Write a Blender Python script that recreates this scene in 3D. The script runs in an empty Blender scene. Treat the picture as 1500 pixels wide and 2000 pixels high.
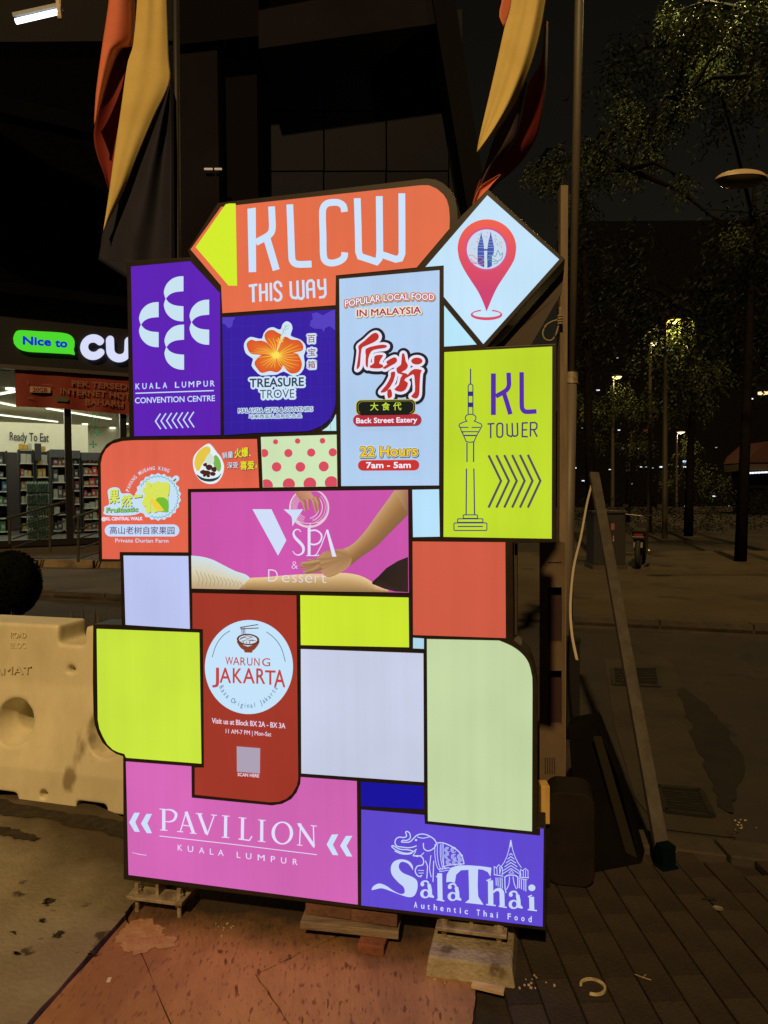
import bpy, bmesh, math, random
import numpy as np
from mathutils import Vector, Matrix
random.seed(7)
SC = bpy.context.scene
COL = SC.collection
# ---------------------------------------------------------------- camera
CAMH = 1.5
F = 1387.0
def nrm(v): return v / np.linalg.norm(v)
_up = nrm(np.array([-.35, 45.0, -1.387]))              # world up in camera axes (right, up, forward)
_fw = nrm(np.array([0, 0, 1.0]) - _up * _up[2])
_rt = np.cross(_fw, _up); _rt = -_rt if _rt[0] < 0 else _rt
R = np.array([_rt, _fw, _up])                         # camera axes -> world
RX, RU, RF = R @ [1, 0, 0], R @ [0, 1, 0], R @ [0, 0, 1]
cam = bpy.data.objects.new('camera', bpy.data.cameras.new('camera'))
COL.objects.link(cam); SC.camera = cam
cam.data.sensor_fit = 'VERTICAL'; cam.data.sensor_height = 36; cam.data.sensor_width = 27
cam.data.lens = F / 2000 * 36; cam.data.clip_end = 500; cam.data.clip_start = .05
mw = Matrix.Identity(4)
for i in range(3):
    mw[i][0], mw[i][1], mw[i][2] = RX[i], RU[i], -RF[i]
mw[2][3] = CAMH
cam.matrix_world = mw
# ---------------------------------------------------------------- sky, key light, exposure
SUN_AZ, SUN_EL = math.radians(13), math.radians(42)    # light comes from behind the camera, a little to its left
W = bpy.data.worlds.new('World'); SC.world = W; W.use_nodes = True
nt = W.node_tree; bg = nt.nodes['Background']
sky = nt.nodes.new('ShaderNodeTexSky'); sky.sky_type = 'NISHITA'; sky.sun_disc = False
sky.sun_elevation = SUN_EL; sky.sun_rotation = math.pi + SUN_AZ
glow = nt.nodes.new('ShaderNodeMix'); glow.data_type = 'RGBA'; glow.blend_type = 'MULTIPLY'; glow.inputs[0].default_value = 1
glow.inputs[7].default_value = (1, .56, .24, 1)       # sodium city glow on the night sky
nt.links.new(sky.outputs[0], glow.inputs[6]); nt.links.new(glow.outputs[2], bg.inputs[0]); bg.inputs[1].default_value = 0.0042
sl = bpy.data.lights.new('sun', 'SUN'); sl.energy = 2.35; sl.angle = math.radians(1.5); sl.color = (1, .64, .27)
so = bpy.data.objects.new('sun', sl); COL.objects.link(so)
_d = Vector((math.sin(SUN_AZ) * math.cos(SUN_EL), math.cos(SUN_AZ) * math.cos(SUN_EL), -math.sin(SUN_EL)))
so.rotation_euler = _d.to_track_quat('-Z', 'Y').to_euler(); so.location = (-3, -6, 8)
SC.view_settings.view_transform = 'Standard'; SC.view_settings.look = 'None'
SC.view_settings.exposure = 0; SC.view_settings.gamma = 1
SC.render.engine = 'CYCLES'
SC.cycles.max_bounces = 5; SC.cycles.transparent_max_bounces = 10; SC.cycles.use_denoising = True
SC.cycles.sample_clamp_indirect = 3
SC.cycles.caustics_reflective = False; SC.cycles.caustics_refractive = False
# ---------------------------------------------------------------- measuring
def ray(px, py): return R @ np.array([(px - 750) / F, -(py - 1000) / F, 1.0])
O = np.array([0, 0, CAMH])
def at(px, py, Y):
    r = ray(px, py); return Vector(O + r * (Y / r[1]))
def gr(px, py, z=0.0):
    r = ray(px, py); return Vector(O + r * ((z - CAMH) / r[2]))
class Plane:
    """a flat face in the place: origin P0, in-plane right U, up V, outward normal N"""
    def __init__(s, P0, U, V):
        s.P0 = np.array(P0, float); s.U = nrm(np.array(U, float)); V = np.array(V, float)
        s.V = nrm(V - s.U * (V @ s.U)); s.N = np.cross(s.U, s.V)
        if s.N[1] > 0: s.N = -s.N
        s.O2 = s.P0
    def p(s, px, py, d=0.0):
        r = ray(px, py); t = ((s.P0 - O) @ s.N) / (r @ s.N)
        return O + r * t + s.N * d
# the sign's face
SU = R @ np.array([6.199, .0353, -1.387]); SV = R @ np.array([-.566, 45, -1.387])
SIGN = Plane((0, 2.28, 1.3), SU, SV)
# ---------------------------------------------------------------- materials
def s2l(c): return tuple(((v / 255) / 12.92 if v / 255 <= .04045 else ((v / 255 + .055) / 1.055) ** 2.4) for v in c)
_mc = {}
def EM(c, k=1.0, uneven=.0):
    """backlit print or lamp: colour as it glows"""
    key = ('e', tuple(c), k, uneven)
    if key in _mc: return _mc[key]
    m = bpy.data.materials.new('glow_%02x%02x%02x' % tuple(int(x) for x in c)); m.use_nodes = True
    n = m.node_tree; b = n.nodes['Principled BSDF']; l = s2l(c)
    b.inputs['Base Color'].default_value = (l[0] * .05 + .004, l[1] * .05 + .004, l[2] * .05 + .004, 1)
    b.inputs['Roughness'].default_value = .35; b.inputs['Specular IOR Level'].default_value = .25
    b.inputs['Emission Color'].default_value = (*l, 1); b.inputs['Emission Strength'].default_value = k
    if uneven:
        tc = n.nodes.new('ShaderNodeTexCoord'); ns = n.nodes.new('ShaderNodeTexNoise'); ns.inputs['Scale'].default_value = 2.3; ns.inputs['Detail'].default_value = 2
        mp = n.nodes.new('ShaderNodeMapping'); mp.inputs['Scale'].default_value = (26, 26, .5)
        n2 = n.nodes.new('ShaderNodeTexNoise'); n2.inputs['Scale'].default_value = 1; n2.inputs['Detail'].default_value = 3
        mr = n.nodes.new('ShaderNodeMapRange'); mr.inputs[1].default_value = .3; mr.inputs[2].default_value = .7
        mr.inputs[3].default_value = k * (1 - uneven); mr.inputs[4].default_value = k * (1 + uneven * .6)
        m2 = n.nodes.new('ShaderNodeMapRange'); m2.inputs[1].default_value = .3; m2.inputs[2].default_value = .7
        m2.inputs[3].default_value = 1 - uneven * .3; m2.inputs[4].default_value = 1 + uneven * .3
        mu = n.nodes.new('ShaderNodeMath'); mu.operation = 'MULTIPLY'
        L = n.links.new
        L(tc.outputs['Object'], ns.inputs['Vector']); L(tc.outputs['Object'], mp.inputs[0]); L(mp.outputs[0], n2.inputs['Vector'])
        L(ns.outputs[0], mr.inputs[0]); L(n2.outputs[0], m2.inputs[0]); L(mr.outputs[0], mu.inputs[0]); L(m2.outputs[0], mu.inputs[1])
        L(mu.outputs[0], b.inputs['Emission Strength'])
    _mc[key] = m; return m
def PRINT():
    if 'print' in _mc: return _mc['print']
    m = bpy.data.materials.new('backlit_print'); m.use_nodes = True; n = m.node_tree; b = n.nodes['Principled BSDF']
    a = n.nodes.new('ShaderNodeAttribute'); a.attribute_name = 'ink'
    n.links.new(a.outputs['Color'], b.inputs['Emission Color']); b.inputs['Emission Strength'].default_value = 1
    b.inputs['Base Color'].default_value = (.01, .01, .01, 1); b.inputs['Roughness'].default_value = .4; b.inputs['Specular IOR Level'].default_value = .25
    _mc['print'] = m; return m
def MAT(name, c, rough=.7, metal=0.0, c2=None, scale=6.0, detail=6.0, bump=0.0, bscale=None, spec=.4, stretch=None, lo=.4, hi=.62, c3=None, s3=30.0, t3=.62):
    """surface: albedo c, blotched towards c2 by noise, specked with c3, with relief"""
    if name in _mc: return _mc[name]
    m = bpy.data.materials.new(name); m.use_nodes = True; n = m.node_tree; b = n.nodes['Principled BSDF']; L = n.links.new
    b.inputs['Base Color'].default_value = (*c, 1); b.inputs['Roughness'].default_value = rough
    b.inputs['Metallic'].default_value = metal; b.inputs['Specular IOR Level'].default_value = spec
    tc = n.nodes.new('ShaderNodeTexCoord'); mp = n.nodes.new('ShaderNodeMapping'); L(tc.outputs['Object'], mp.inputs[0])
    if stretch: mp.inputs['Scale'].default_value = stretch
    if c2:
        ns = n.nodes.new('ShaderNodeTexNoise'); ns.inputs['Scale'].default_value = scale; ns.inputs['Detail'].default_value = detail; ns.inputs['Roughness'].default_value = .65
        L(mp.outputs[0], ns.inputs['Vector'])
        rp = n.nodes.new('ShaderNodeMapRange'); rp.inputs[1].default_value = lo; rp.inputs[2].default_value = hi; L(ns.outputs[0], rp.inputs[0])
        mx = n.nodes.new('ShaderNodeMix'); mx.data_type = 'RGBA'
        mx.inputs[6].default_value = (*c, 1); mx.inputs[7].default_value = (*c2, 1); L(rp.outputs[0], mx.inputs[0]); out = mx.outputs[2]
        if c3:
            n3 = n.nodes.new('ShaderNodeTexNoise'); n3.inputs['Scale'].default_value = s3; n3.inputs['Detail'].default_value = 4; L(mp.outputs[0], n3.inputs['Vector'])
            r3 = n.nodes.new('ShaderNodeMapRange'); r3.inputs[1].default_value = t3; r3.inputs[2].default_value = t3 + .06; L(n3.outputs[0], r3.inputs[0])
            m3 = n.nodes.new('ShaderNodeMix'); m3.data_type = 'RGBA'; L(out, m3.inputs[6]); m3.inputs[7].default_value = (*c3, 1); L(r3.outputs[0], m3.inputs[0]); out = m3.outputs[2]
        L(out, b.inputs['Base Color'])
    if bump:
        nb = n.nodes.new('ShaderNodeTexNoise'); nb.inputs['Scale'].default_value = bscale or scale * 4; nb.inputs['Detail'].default_value = 8; L(mp.outputs[0], nb.inputs['Vector'])
        bp = n.nodes.new('ShaderNodeBump'); bp.inputs['Strength'].default_value = bump; bp.inputs['Distance'].default_value = .01
        L(nb.outputs[0], bp.inputs['Height']); L(bp.outputs[0], b.inputs['Normal'])
    _mc[name] = m; return m
# ---------------------------------------------------------------- objects
def tag(o, label=None, cat=None, group=None, kind=None):
    if label: o['label'] = label
    if cat: o['category'] = cat
    if group: o['group'] = group
    if kind: o['kind'] = kind
    return o
def link(name, me, parent=None, mat=None):
    o = bpy.data.objects.new(name, me); COL.objects.link(o)
    if mat is not None and not me.materials: me.materials.append(mat)
    if parent is not None:
        o.parent = parent; o.matrix_parent_inverse = WORLDINV(parent)
    return o
def WM(o):
    m = o.matrix_basis.copy(); p = o.parent; inv = o.matrix_parent_inverse
    return (WM(p) @ inv @ m) if p else m
def WORLDINV(p): return WM(p).inverted()
def empty(name, loc, label, cat, group=None):
    o = bpy.data.objects.new(name, None); COL.objects.link(o); o.location = loc; o.empty_display_size = .1
    return tag(o, label, cat, group)
class MB:
    def __init__(s): s.v = []; s.f = []; s.mi = []; s.ink = []; s.m = 0
    def add(s, vs, fs, ink=None):
        k = len(s.v); s.v += [tuple(map(float, v)) for v in vs]; s.f += [tuple(i + k for i in f) for f in fs]; s.mi += [s.m] * len(fs)
        s.ink += (ink if isinstance(ink, list) else [ink or (1, 1, 1)] * len(vs)); return s
    def box(s, c, size, rz=0, M=None):
        x, y, z = [v / 2 for v in size]; cr, sr = math.cos(rz), math.sin(rz); vs = []
        for dx, dy, dz in ((-x,-y,-z),(x,-y,-z),(x,y,-z),(-x,y,-z),(-x,-y,z),(x,-y,z),(x,y,z),(-x,y,z)):
            v = Vector((dx * cr - dy * sr + c[0], dx * sr + dy * cr + c[1], dz + c[2]))
            if M is not None: v = M @ v
            vs.append(v)
        return s.add(vs, [(0,3,2,1),(4,5,6,7),(0,1,5,4),(1,2,6,5),(2,3,7,6),(3,0,4,7)])
    def bar(s, a, b, w, h=None, up=(0, 0, 1)):
        a, b = Vector(a), Vector(b); h = h or w; d = (b - a).normalized(); u = Vector(up)
        if abs(d.dot(u)) > .98: u = Vector((0, 1, 0))
        x = d.cross(u).normalized() * w / 2; y = x.cross(d).normalized() * h / 2; vs = []
        for p in (a, b): vs += [p - x - y, p + x - y, p + x + y, p - x + y]
        return s.add(vs, [(0,3,2,1),(4,5,6,7),(0,1,5,4),(1,2,6,5),(2,3,7,6),(3,0,4,7)])
    def tube(s, pts, r, n=8, caps=True):
        pts = [Vector(p) for p in pts]; rs = r if isinstance(r, (list, tuple)) else [r] * len(pts); vs = []; fs = []
        for i, p in enumerate(pts):
            d = (pts[min(i + 1, len(pts) - 1)] - pts[max(i - 1, 0)]).normalized()
            u = Vector((0, 0, 1)) if abs(d.z) < .9 else Vector((1, 0, 0))
            x = d.cross(u).normalized(); y = x.cross(d)
            for k in range(n):
                a = 2 * math.pi * k / n; vs.append(p + (x * math.cos(a) + y * math.sin(a)) * rs[i])
        for i in range(len(pts) - 1):
            for k in range(n):
                fs.append((i*n+k, i*n+(k+1)%n, (i+1)*n+(k+1)%n, (i+1)*n+k))
        if caps: fs += [tuple(range(n))[::-1], tuple(range((len(pts)-1)*n, len(pts)*n))]
        return s.add(vs, fs)
    def lathe(s, prof, c, n=20, M=None):
        vs = []; fs = []
        for r, z in prof:
            for k in range(n):
                a = 2 * math.pi * k / n; v = Vector((r * math.cos(a), r * math.sin(a), z))
                if M is not None: v = M @ v
                vs.append(v + Vector(c))
        for i in range(len(prof) - 1):
            for k in range(n): fs.append((i*n+k, i*n+(k+1)%n, (i+1)*n+(k+1)%n, (i+1)*n+k))
        return s.add(vs, fs)
    def prism(s, top, vec):
        """polygon 'top' (3-D points) pushed along vec"""
        n = len(top); top = [Vector(p) for p in top]; bot = [p + Vector(vec) for p in top]
        return s.add(top + bot, [tuple(range(n)), tuple(range(n, 2*n))[::-1]] + [(i, (i+1)%n, n+(i+1)%n, n+i) for i in range(n)])
    def build(s, name, mat=None, parent=None, smooth=False, mats=None, bevel=0, fix=True):
        me = bpy.data.meshes.new(name); me.from_pydata(s.v, [], s.f)
        for m in (mats or ([mat] if mat else [])): me.materials.append(m)
        if mats: me.polygons.foreach_set('material_index', s.mi)
        if mat is not None and mat.name.startswith('backlit_print'):
            a = me.color_attributes.new('ink', 'FLOAT_COLOR', 'POINT')
            a.data.foreach_set('color', [x for c in s.ink for x in (*s2l(c), 1)])
        if fix:
            bm = bmesh.new(); bm.from_mesh(me); bmesh.ops.recalc_face_normals(bm, faces=bm.faces); bm.to_mesh(me); bm.free()
        if smooth: me.polygons.foreach_set('use_smooth', [True] * len(me.polygons))
        me.update()
        o = link(name, me, parent)
        if bevel:
            b = o.modifiers.new('edge', 'BEVEL'); b.width = bevel; b.segments = 2; b.limit_method = 'ANGLE'
        return o
def origin_to(o, loc):
    """move an unparented mesh object's origin to loc"""
    o.data.transform(Matrix.Translation(-Vector(loc))); o.location = loc; return o
# ---------------------------------------------------------------- flat artwork, measured off the photograph and laid on a plane
def cr(pts, closed=True, n=5):
    out = []; P = [np.array(p, float) for p in pts]; N = len(P)
    for i in range(N if closed else N - 1):
        p0 = P[(i-1) % N] if closed or i > 0 else P[0]; p1 = P[i]; p2 = P[(i+1) % N]; p3 = P[(i+2) % N] if closed or i + 2 < N else P[-1]
        for k in range(n):
            t = k / n; out.append(tuple(.5 * (2*p1 + (p2-p0)*t + (2*p0-5*p1+4*p2-p3)*t*t + (3*p1-p0-3*p2+p3)*t**3)))
    if not closed: out.append(tuple(P[-1]))
    return out
def ell(cx, cy, rx, ry=None, a0=0, a1=360, n=36, rot=0):
    ry = ry or rx; out = []; full = abs(a1 - a0) >= 360; c, s = math.cos(math.radians(rot)), math.sin(math.radians(rot))
    for k in range(n if full else n + 1):
        a = math.radians(a0 + (a1 - a0) * k / n); x, y = rx * math.cos(a), ry * math.sin(a)
        out.append((cx + x*c - y*s, cy + x*s + y*c))
    return out
def pill(x0, y0, x1, y1, r=None, dy=0, n=8):
    """rounded box; dy = drop of the right end"""
    r = r or (y1 - y0) / 2; out = []
    for cx, cy, a in ((x1-r, y0+r, -90), (x1-r, y1-r, 0), (x0+r, y1-r, 90), (x0+r, y0+r, 180)):
        out += ell(cx, cy, r, r, a, a + 90, n)
    return [(x, y + dy * (x - x0) / (x1 - x0)) for x, y in out]
_TM = {}
def glyphs(s, weight=0.0, cjk=False):
    key = (s, weight)
    if key in _TM: return _TM[key]
    cu = bpy.data.curves.new('t', 'FONT'); cu.body = s; cu.size = 1; cu.offset = weight; cu.resolution_u = 3; cu.fill_mode = 'FRONT'
    o = bpy.data.objects.new('t', cu); COL.objects.link(o); bpy.context.view_layer.update()
    me = bpy.data.meshes.new_from_object(o.evaluated_get(bpy.context.evaluated_depsgraph_get()))
    v = [(p.co.x, p.co.y) for p in me.vertices]; f = [tuple(p.vertices) for p in me.polygons]
    bpy.data.objects.remove(o); bpy.data.curves.remove(cu); bpy.data.meshes.remove(me)
    _TM[key] = (v, f); return v, f
class Art:
    """flat pieces laid on a plane at growing depth; (s, ox, oy) turns readings off an enlarged crop into photograph pixels"""
    def __init__(a, plane, z=(1, 0, 0), d=.0034, step=.00015):
        a.pl = plane; a.z = z; a.d = d; a.step = step
    def P(a, p): s, x, y = a.z; return (p[0] * s + x, p[1] * s + y)
    def w(a, p, d): q = a.P(p); return a.pl.p(q[0], q[1], d)
    def new(a, name, parent, col, label=None, up=True, k=1.0):
        a.d += getattr(a, 'e', 0) + (a.step if up else .00004)
        a.mb = MB(); a.name = name; a.par = parent; a.col = col; a.lab = label; a.e = 0; a.k = k; return a
    def _d(a): a.e += .00001; return a.d + a.e
    def poly(a, pts, ink=None):
        d = a._d(); a.mb.add([a.w(p, d) for p in pts], [tuple(range(len(pts)))], ink); return a
    def line(a, pts, w, closed=False):
        d = a._d(); P = [np.array(p, float) for p in pts]; n = len(P); vs = []
        if isinstance(w, (list, tuple)) and len(w) != n: w = list(np.interp(np.linspace(0, 1, n), np.linspace(0, 1, len(w)), w))
        for i in range(n):
            if closed: t0 = P[i] - P[i-1]; t1 = P[(i+1) % n] - P[i]
            else: t0 = P[i] - P[i-1] if i else P[1] - P[0]; t1 = P[i+1] - P[i] if i < n - 1 else t0
            t0 = t0 / (np.linalg.norm(t0) + 1e-9); t1 = t1 / (np.linalg.norm(t1) + 1e-9); t = t0 + t1; l = np.linalg.norm(t)
            t = t / l if l > .2 else t1; nn = np.array([-t[1], t[0]]); k = 1 / max(.45, abs(nn @ np.array([-t1[1], t1[0]])))
            ww = w if not isinstance(w, (list, tuple)) else w[i]
            vs += [P[i] + nn * ww / 2 * k, P[i] - nn * ww / 2 * k]
        fs = [(2*i, 2*i+1, 2*((i+1) % n)+1, 2*((i+1) % n)) for i in range(n if closed else n - 1)]
        a.mb.add([a.w(p, d) for p in vs], fs); return a
    def ring(a, outer, inner):
        d = a._d(); n = len(outer); a.mb.add([a.w(p, d) for p in list(outer) + list(inner)], [(i, (i+1) % n, n+(i+1) % n, n+i) for i in range(n)]); return a
    def fan(a, c, pts, cc, ce):
        d = a._d(); n = len(pts); a.mb.add([a.w(c, d)] + [a.w(p, d) for p in pts], [(0, i+1, (i+1) % n + 1) for i in range(n)], [cc] + [ce] * n); return a
    def strip(a, A, B, cols):
        """band between edge A and edge B, inks across it"""
        d = a._d(); n = len(A); m = len(cols); vs = []; ink = []
        for i in range(n):
            for j in range(m):
                t = j / (m - 1); vs.append(a.w((A[i][0]*(1-t)+B[i][0]*t, A[i][1]*(1-t)+B[i][1]*t), d)); ink.append(cols[j])
        a.mb.add(vs, [(i*m+j, i*m+j+1, (i+1)*m+j+1, (i+1)*m+j) for i in range(n-1) for j in range(m-1)], ink); return a
    def text(a, s, bl, br, h, weight=0.0, slant=0.0, grow=0, arc=None, full=False, nshift=12):
        """lettering from bl to br (baseline), capital height h; grow = outline radius; arc=(cx,cy,r,a0,a1)"""
        if weight > 0: grow = grow + weight * h * 1.15; weight = 0; nshift = nshift if grow > weight * 30 else 8
        v, f = glyphs(s, weight)
        if not v: return a
        x0 = min(p[0] for p in v); x1 = max(p[0] for p in v)
        if full: y0 = min(p[1] for p in v); y1 = max(p[1] for p in v)
        else:
            hv = glyphs('H', weight)[0]; y0 = min(p[1] for p in hv); y1 = max(p[1] for p in hv)
        wd = math.hypot(br[0]-bl[0], br[1]-bl[1])
        sh = [(0, 0)] if not grow else [(grow * math.cos(2*math.pi*k/nshift), grow * math.sin(2*math.pi*k/nshift)) for k in range(nshift)] + [(0, 0)]
        pts = []
        for x, y in v:
            u = (x - x0) / (x1 - x0); q = (y - y0) / (y1 - y0) * h
            if arc:
                cx, cy, r, a0, a1 = arc; t = math.radians(a0 + (a1 - a0) * u); rr = r + (q if a1 > a0 else -q); pts.append((cx + rr * math.cos(t), cy + rr * math.sin(t)))
            else: pts.append((bl[0] + (br[0]-bl[0]) * u + slant * q, bl[1] + (br[1]-bl[1]) * u - q))
        for dx, dy in sh:
            d = a._d(); a.mb.add([a.w((p[0]+dx, p[1]+dy), d) for p in pts], f)
        return a
    def done(a):
        m = PRINT() if a.col is None else (a.col if not isinstance(a.col, (tuple, list)) else EM(a.col, a.k))
        o = a.mb.build(a.name, m, a.par, fix=False)
        if a.lab: o['label'] = a.lab
        return o
# ================================================================ THE SIGN
WHITE = (200, 224, 250)
FRAME = MAT('dark_bronze_paint', (.028, .020, .015), .42, .1, c2=(.018, .014, .012), scale=14, spec=.5)
BACKM = MAT('sign_back_sheet', (.06, .045, .035), .55, .2)
sign = empty('wayfinding_sign', SIGN.p(650, 1770), 'tall backlit wayfinding sign of many coloured panels with black outlines', 'sign')
body_out = cr([(425,397),(366,489),(371,501)], False, 1)[:0] + [(425,396.5),(366,489),(371,502),(246.5,510),(254.5,852)]
body_out = [(425,396),(366,489),(372,502),(247,510),(252.5,852.5),(236.5,854.7),(221,859),(208,867),(197,882),(192,896),(190.5,910),(192.5,1097),(235,1097),(237,1220.5),(181.4,1219.4),(180.8,1332),(182,1395),(184.5,1415),(190.4,1433),(200,1451),(213,1463.6),(226,1472.5),(240,1477.6),(241,1718),(700,1775),(1066,1818),(1066,1617),(1050,1616),(1050,1345),(1047,1323),(1042,1300),(1033,1278),(1018,1261),(1003,1250),(1001.5,1060),(1086,1060),(1087,671),(951,678),(1104,506.5),(953,369),(895,427),(894,408),(890,388),(880,370),(865,357),(850,350),(832,348)]
def solid(out, d0, d1, name, mat, parent, lab=None, bevel=0.0):
    m = MB(); n = len(out); A = [SIGN.p(x, y, d0) for x, y in out]; B = [p + SIGN.N * (d1 - d0) for p in A]
    m.add(A + B, [tuple(range(n))[::-1], tuple(range(n, 2*n))] + [(i, (i+1) % n, n+(i+1) % n, n+i) for i in range(n)])
    o = m.build(name, mat, parent, bevel=bevel)
    if lab: o['label'] = lab
    return o
solid(body_out, 0, -.11, 'cabinet', FRAME, sign, bevel=.002)
solid([(952,690),(1103,516),(1098,562),(1034,672),(960,674)], -.05, -.07, 'back_plate', BACKM, sign, 'brown triangular back plate below the diamond panel')
solid([(1004,1066),(1009,1066),(1009,1246),(1004,1246)], -.05, -.11, 'back_rail', BACKM, sign)
def arc3(c, r0, r1, a0, a1, n=7): return ell(c[0], c[1], r0, r1, a0, a1, n)
PN = {}
def panel(key, pts, col, lab, un=.085):
    m = MB(); A = [SIGN.p(x, y, .0026) for x, y in pts]; B = [SIGN.p(x, y, .0006) for x, y in pts]; n = len(pts)
    m.add(A + B, [tuple(range(n))] + [(i, n+i, n+(i+1) % n, (i+1) % n) for i in range(n)])
    o = m.build('light_panel', EM(col, 1, un), sign); o['label'] = lab; PN[key] = o; return o
panel('klcw', [(432.5,404.5),(823,362.3),(838,362.5),(853,369),(866,380),(873,391),(877,406),(878.5,425),(878,446.7),(813.8,522.6),(656,538),(655.4,596),(435,611.7),(432.5,558.5),(428,553),(372.7,487.7)], (226,109,74), 'orange arrow-shaped panel lettered KLCW THIS WAY')
panel('klcc', [(256.5,521),(372,510.6),(425,567.6),(430,572),(430.8,849.8),(263,852)], (92,32,180), 'purple convention centre panel with four white crescents')
panel('treasure', [(434.7,620),(655,604.6),(655.5,786)] + cr([(655.5,786),(650,808),(636,826),(617,837),(600,842.3)], False, 3)[1:] + [(501.7,845.7),(438.7,850)], (52,28,160), 'deep blue souvenir shop panel with orange hibiscus')
panel('corner', [(656.3,809),(657,841.4),(629.5,841.4),(640,834),(650,822)], (190,235,238), 'small pale triangle panel under the rounded corner of the blue panel')
panel('polka', [(510,853.6),(657.5,849),(659,950),(514,952)], (206,230,184), 'pale green panel with pink dots')
panel('eatery', [(663,545.3),(858.5,528),(857.4,948),(666.8,949.4)], (177,206,240), 'tall pale blue eatery panel with calligraphy')
panel('pin', [(952,382),(1092,507),(944,672),(867,580),(867,518.5),(831.5,521.5)], (192,226,250), 'pale diamond panel with red map pin')
panel('tri', [(867.7,597),(931,673),(867.7,677)], (180,228,250), 'small pale triangle panel below the diamond')
panel('lime', [(868,688),(1078.5,677),(1077.5,1052),(866.4,1048.5)], (188,216,44), 'lime green tower panel with chevrons')
panel('durian', [(240,861.5),(262.7,860),(502,857.5),(506.4,952.7),(367,955),(367.7,1078.7),(234,1078),(234,1092),(200.4,1091.6),(197.7,905.7),(201,890),(208,877),(220,867)], (224,100,76), 'orange fruit shop panel with rounded corner', .14)
panel('spa', [(374,961.5),(797,956.6),(798.6,1157.4),(375.6,1149.4)], (200,84,170), 'magenta spa panel printed with a back massage')
panel('sky', [(805.5,956.6),(857.5,955.6),(859,1048),(807,1049)], (180,222,248), 'small light blue panel beside the spa panel')
panel('red', [(806,1057.5),(987,1059),(988,1246),(807,1240)], (205,90,68), 'plain coral red square panel')
panel('lav', [(242,1085),(368,1086),(371,1228),(246,1220)], (187,198,243), 'plain lavender panel at the left edge')
panel('yell', [(189.6,1228),(389.5,1235.5),(393.6,1491),(247,1479.5),(243.6,1472),(231,1468.5),(221,1463.6),(210,1453),(201.6,1438),(195,1423),(191.8,1405)], (199,227,62), 'plain yellow green panel with rounded lower corner')
panel('jak', [(376.3,1158),(579,1162.8),(582.6,1521),(580,1534),(571,1550),(559,1560),(545,1565.5),(527.5,1566.5),(381,1551.6),(381,1499),(399,1499),(397,1228.8),(376.8,1227.6)], (158,54,40), 'brick red noodle shop panel with round white badge')
panel('mid', [(587,1162.4),(798,1167),(799,1264),(588,1259.6)], (204,230,50), 'plain yellow green panel under the spa panel')
panel('chip', [(807,1245.5),(828,1247),(828,1267),(807,1266)], (170,215,235), 'tiny pale blue square panel')
panel('big', [(588,1267.5),(827,1276),(828,1527),(589,1510)], (198,206,230), 'plain pale lavender panel in the lower middle')
panel('mint', [(834,1248)] + cr([(975,1251),(1000,1262),(1020,1277),(1033,1296),(1039.5,1323)], False, 3) + [(1040,1345),(1039,1623),(836,1603)], (194,214,164), 'plain pale green panel with rounded upper corner')
panel('pink', [(246.6,1487),(374,1496.6),(374.6,1557.8),(531,1573),(551,1570),(569,1560.6),(580,1547),(587,1530),(588,1517.4),(697,1525.4),(699,1766),(251.8,1708)], (209,101,181), 'pink shopping mall panel with double arrows')
panel('blue', [(705,1527),(828,1535),(828,1580),(706,1574)], (20,16,160), 'narrow royal blue panel above the elephant panel')
panel('thai', [(706,1581),(828.7,1591.5),(830,1609),(1055,1632),(1055,1618),(1062,1618.7),(1060,1809),(706,1767.5)], (94,72,208), 'violet Thai restaurant panel with elephant outline')
# ---- KLCW
Z2 = (.36667, 350, 300); a = Art(SIGN, Z2); p = PN['klcw']
a.new('arrow', p, (208,234,44), 'yellow arrowhead pointing left').poly([(250,272),(270,268),(303,268),(311,705),(265,705),(90,500)]).done()
a.new('lettering', p, WHITE, 'tall white rounded letters KLCW')
a.poly([(366,296),(410,290),(412,632),(373,634)]).line(cr([(494,284),(497,345),(498,400),(488,428),(462,448),(410,476)], False, 4), 36).line([(467,446),(492,530),(519,622)], 38)
a.line(cr([(591,273),(596,400),(601,540),(606,572),(622,588),(650,592),(707,590)], False, 4), 36)
a.line(cr([(882,313),(876,282),(853,265),(825,262),(790,268),(770,290),(765,330),(768,440),(770,540),(782,574),(812,585),(850,577),(878,557),(884,528)], False, 4), 36)
a.line([(950,240),(955,400),(957,525),(966,550),(1052,578),(1066,562),(1070,520),(1067,229)], 36).line([(1187,214),(1188,400),(1188,535),(1178,560),(1155,565),(1075,538)], 36).done()
a.new('lettering', p, WHITE, 'white letters THIS WAY')
a.line([(373,707),(418,700)], 13).line([(396,705),(398,793)], 14).line([(433,695),(435,790)], 13).line([(467,692),(469,787)], 13).line([(434,742),(468,738)], 12).line([(490,690),(492,787)], 13)
a.line(cr([(546,712),(541,693),(525,685),(512,695),(512,715),(525,732),(540,745),(546,765),(538,780),(522,784),(508,772)], False, 2), 13)
a.line([(595,682),(598,755),(606,768),(625,772),(634,760),(632,678)], 13).line([(634,760),(642,773),(655,775),(665,763),(662,675)], 13)
a.line([(687,774),(683,695),(692,680),(708,677),(718,688),(721,770)], 13).line([(684,727),(719,723)], 12)
a.line([(743,672),(744,708),(753,722),(779,718)], 13).line([(778,668),(781,750),(772,765),(747,768)], 13).done()
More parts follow.
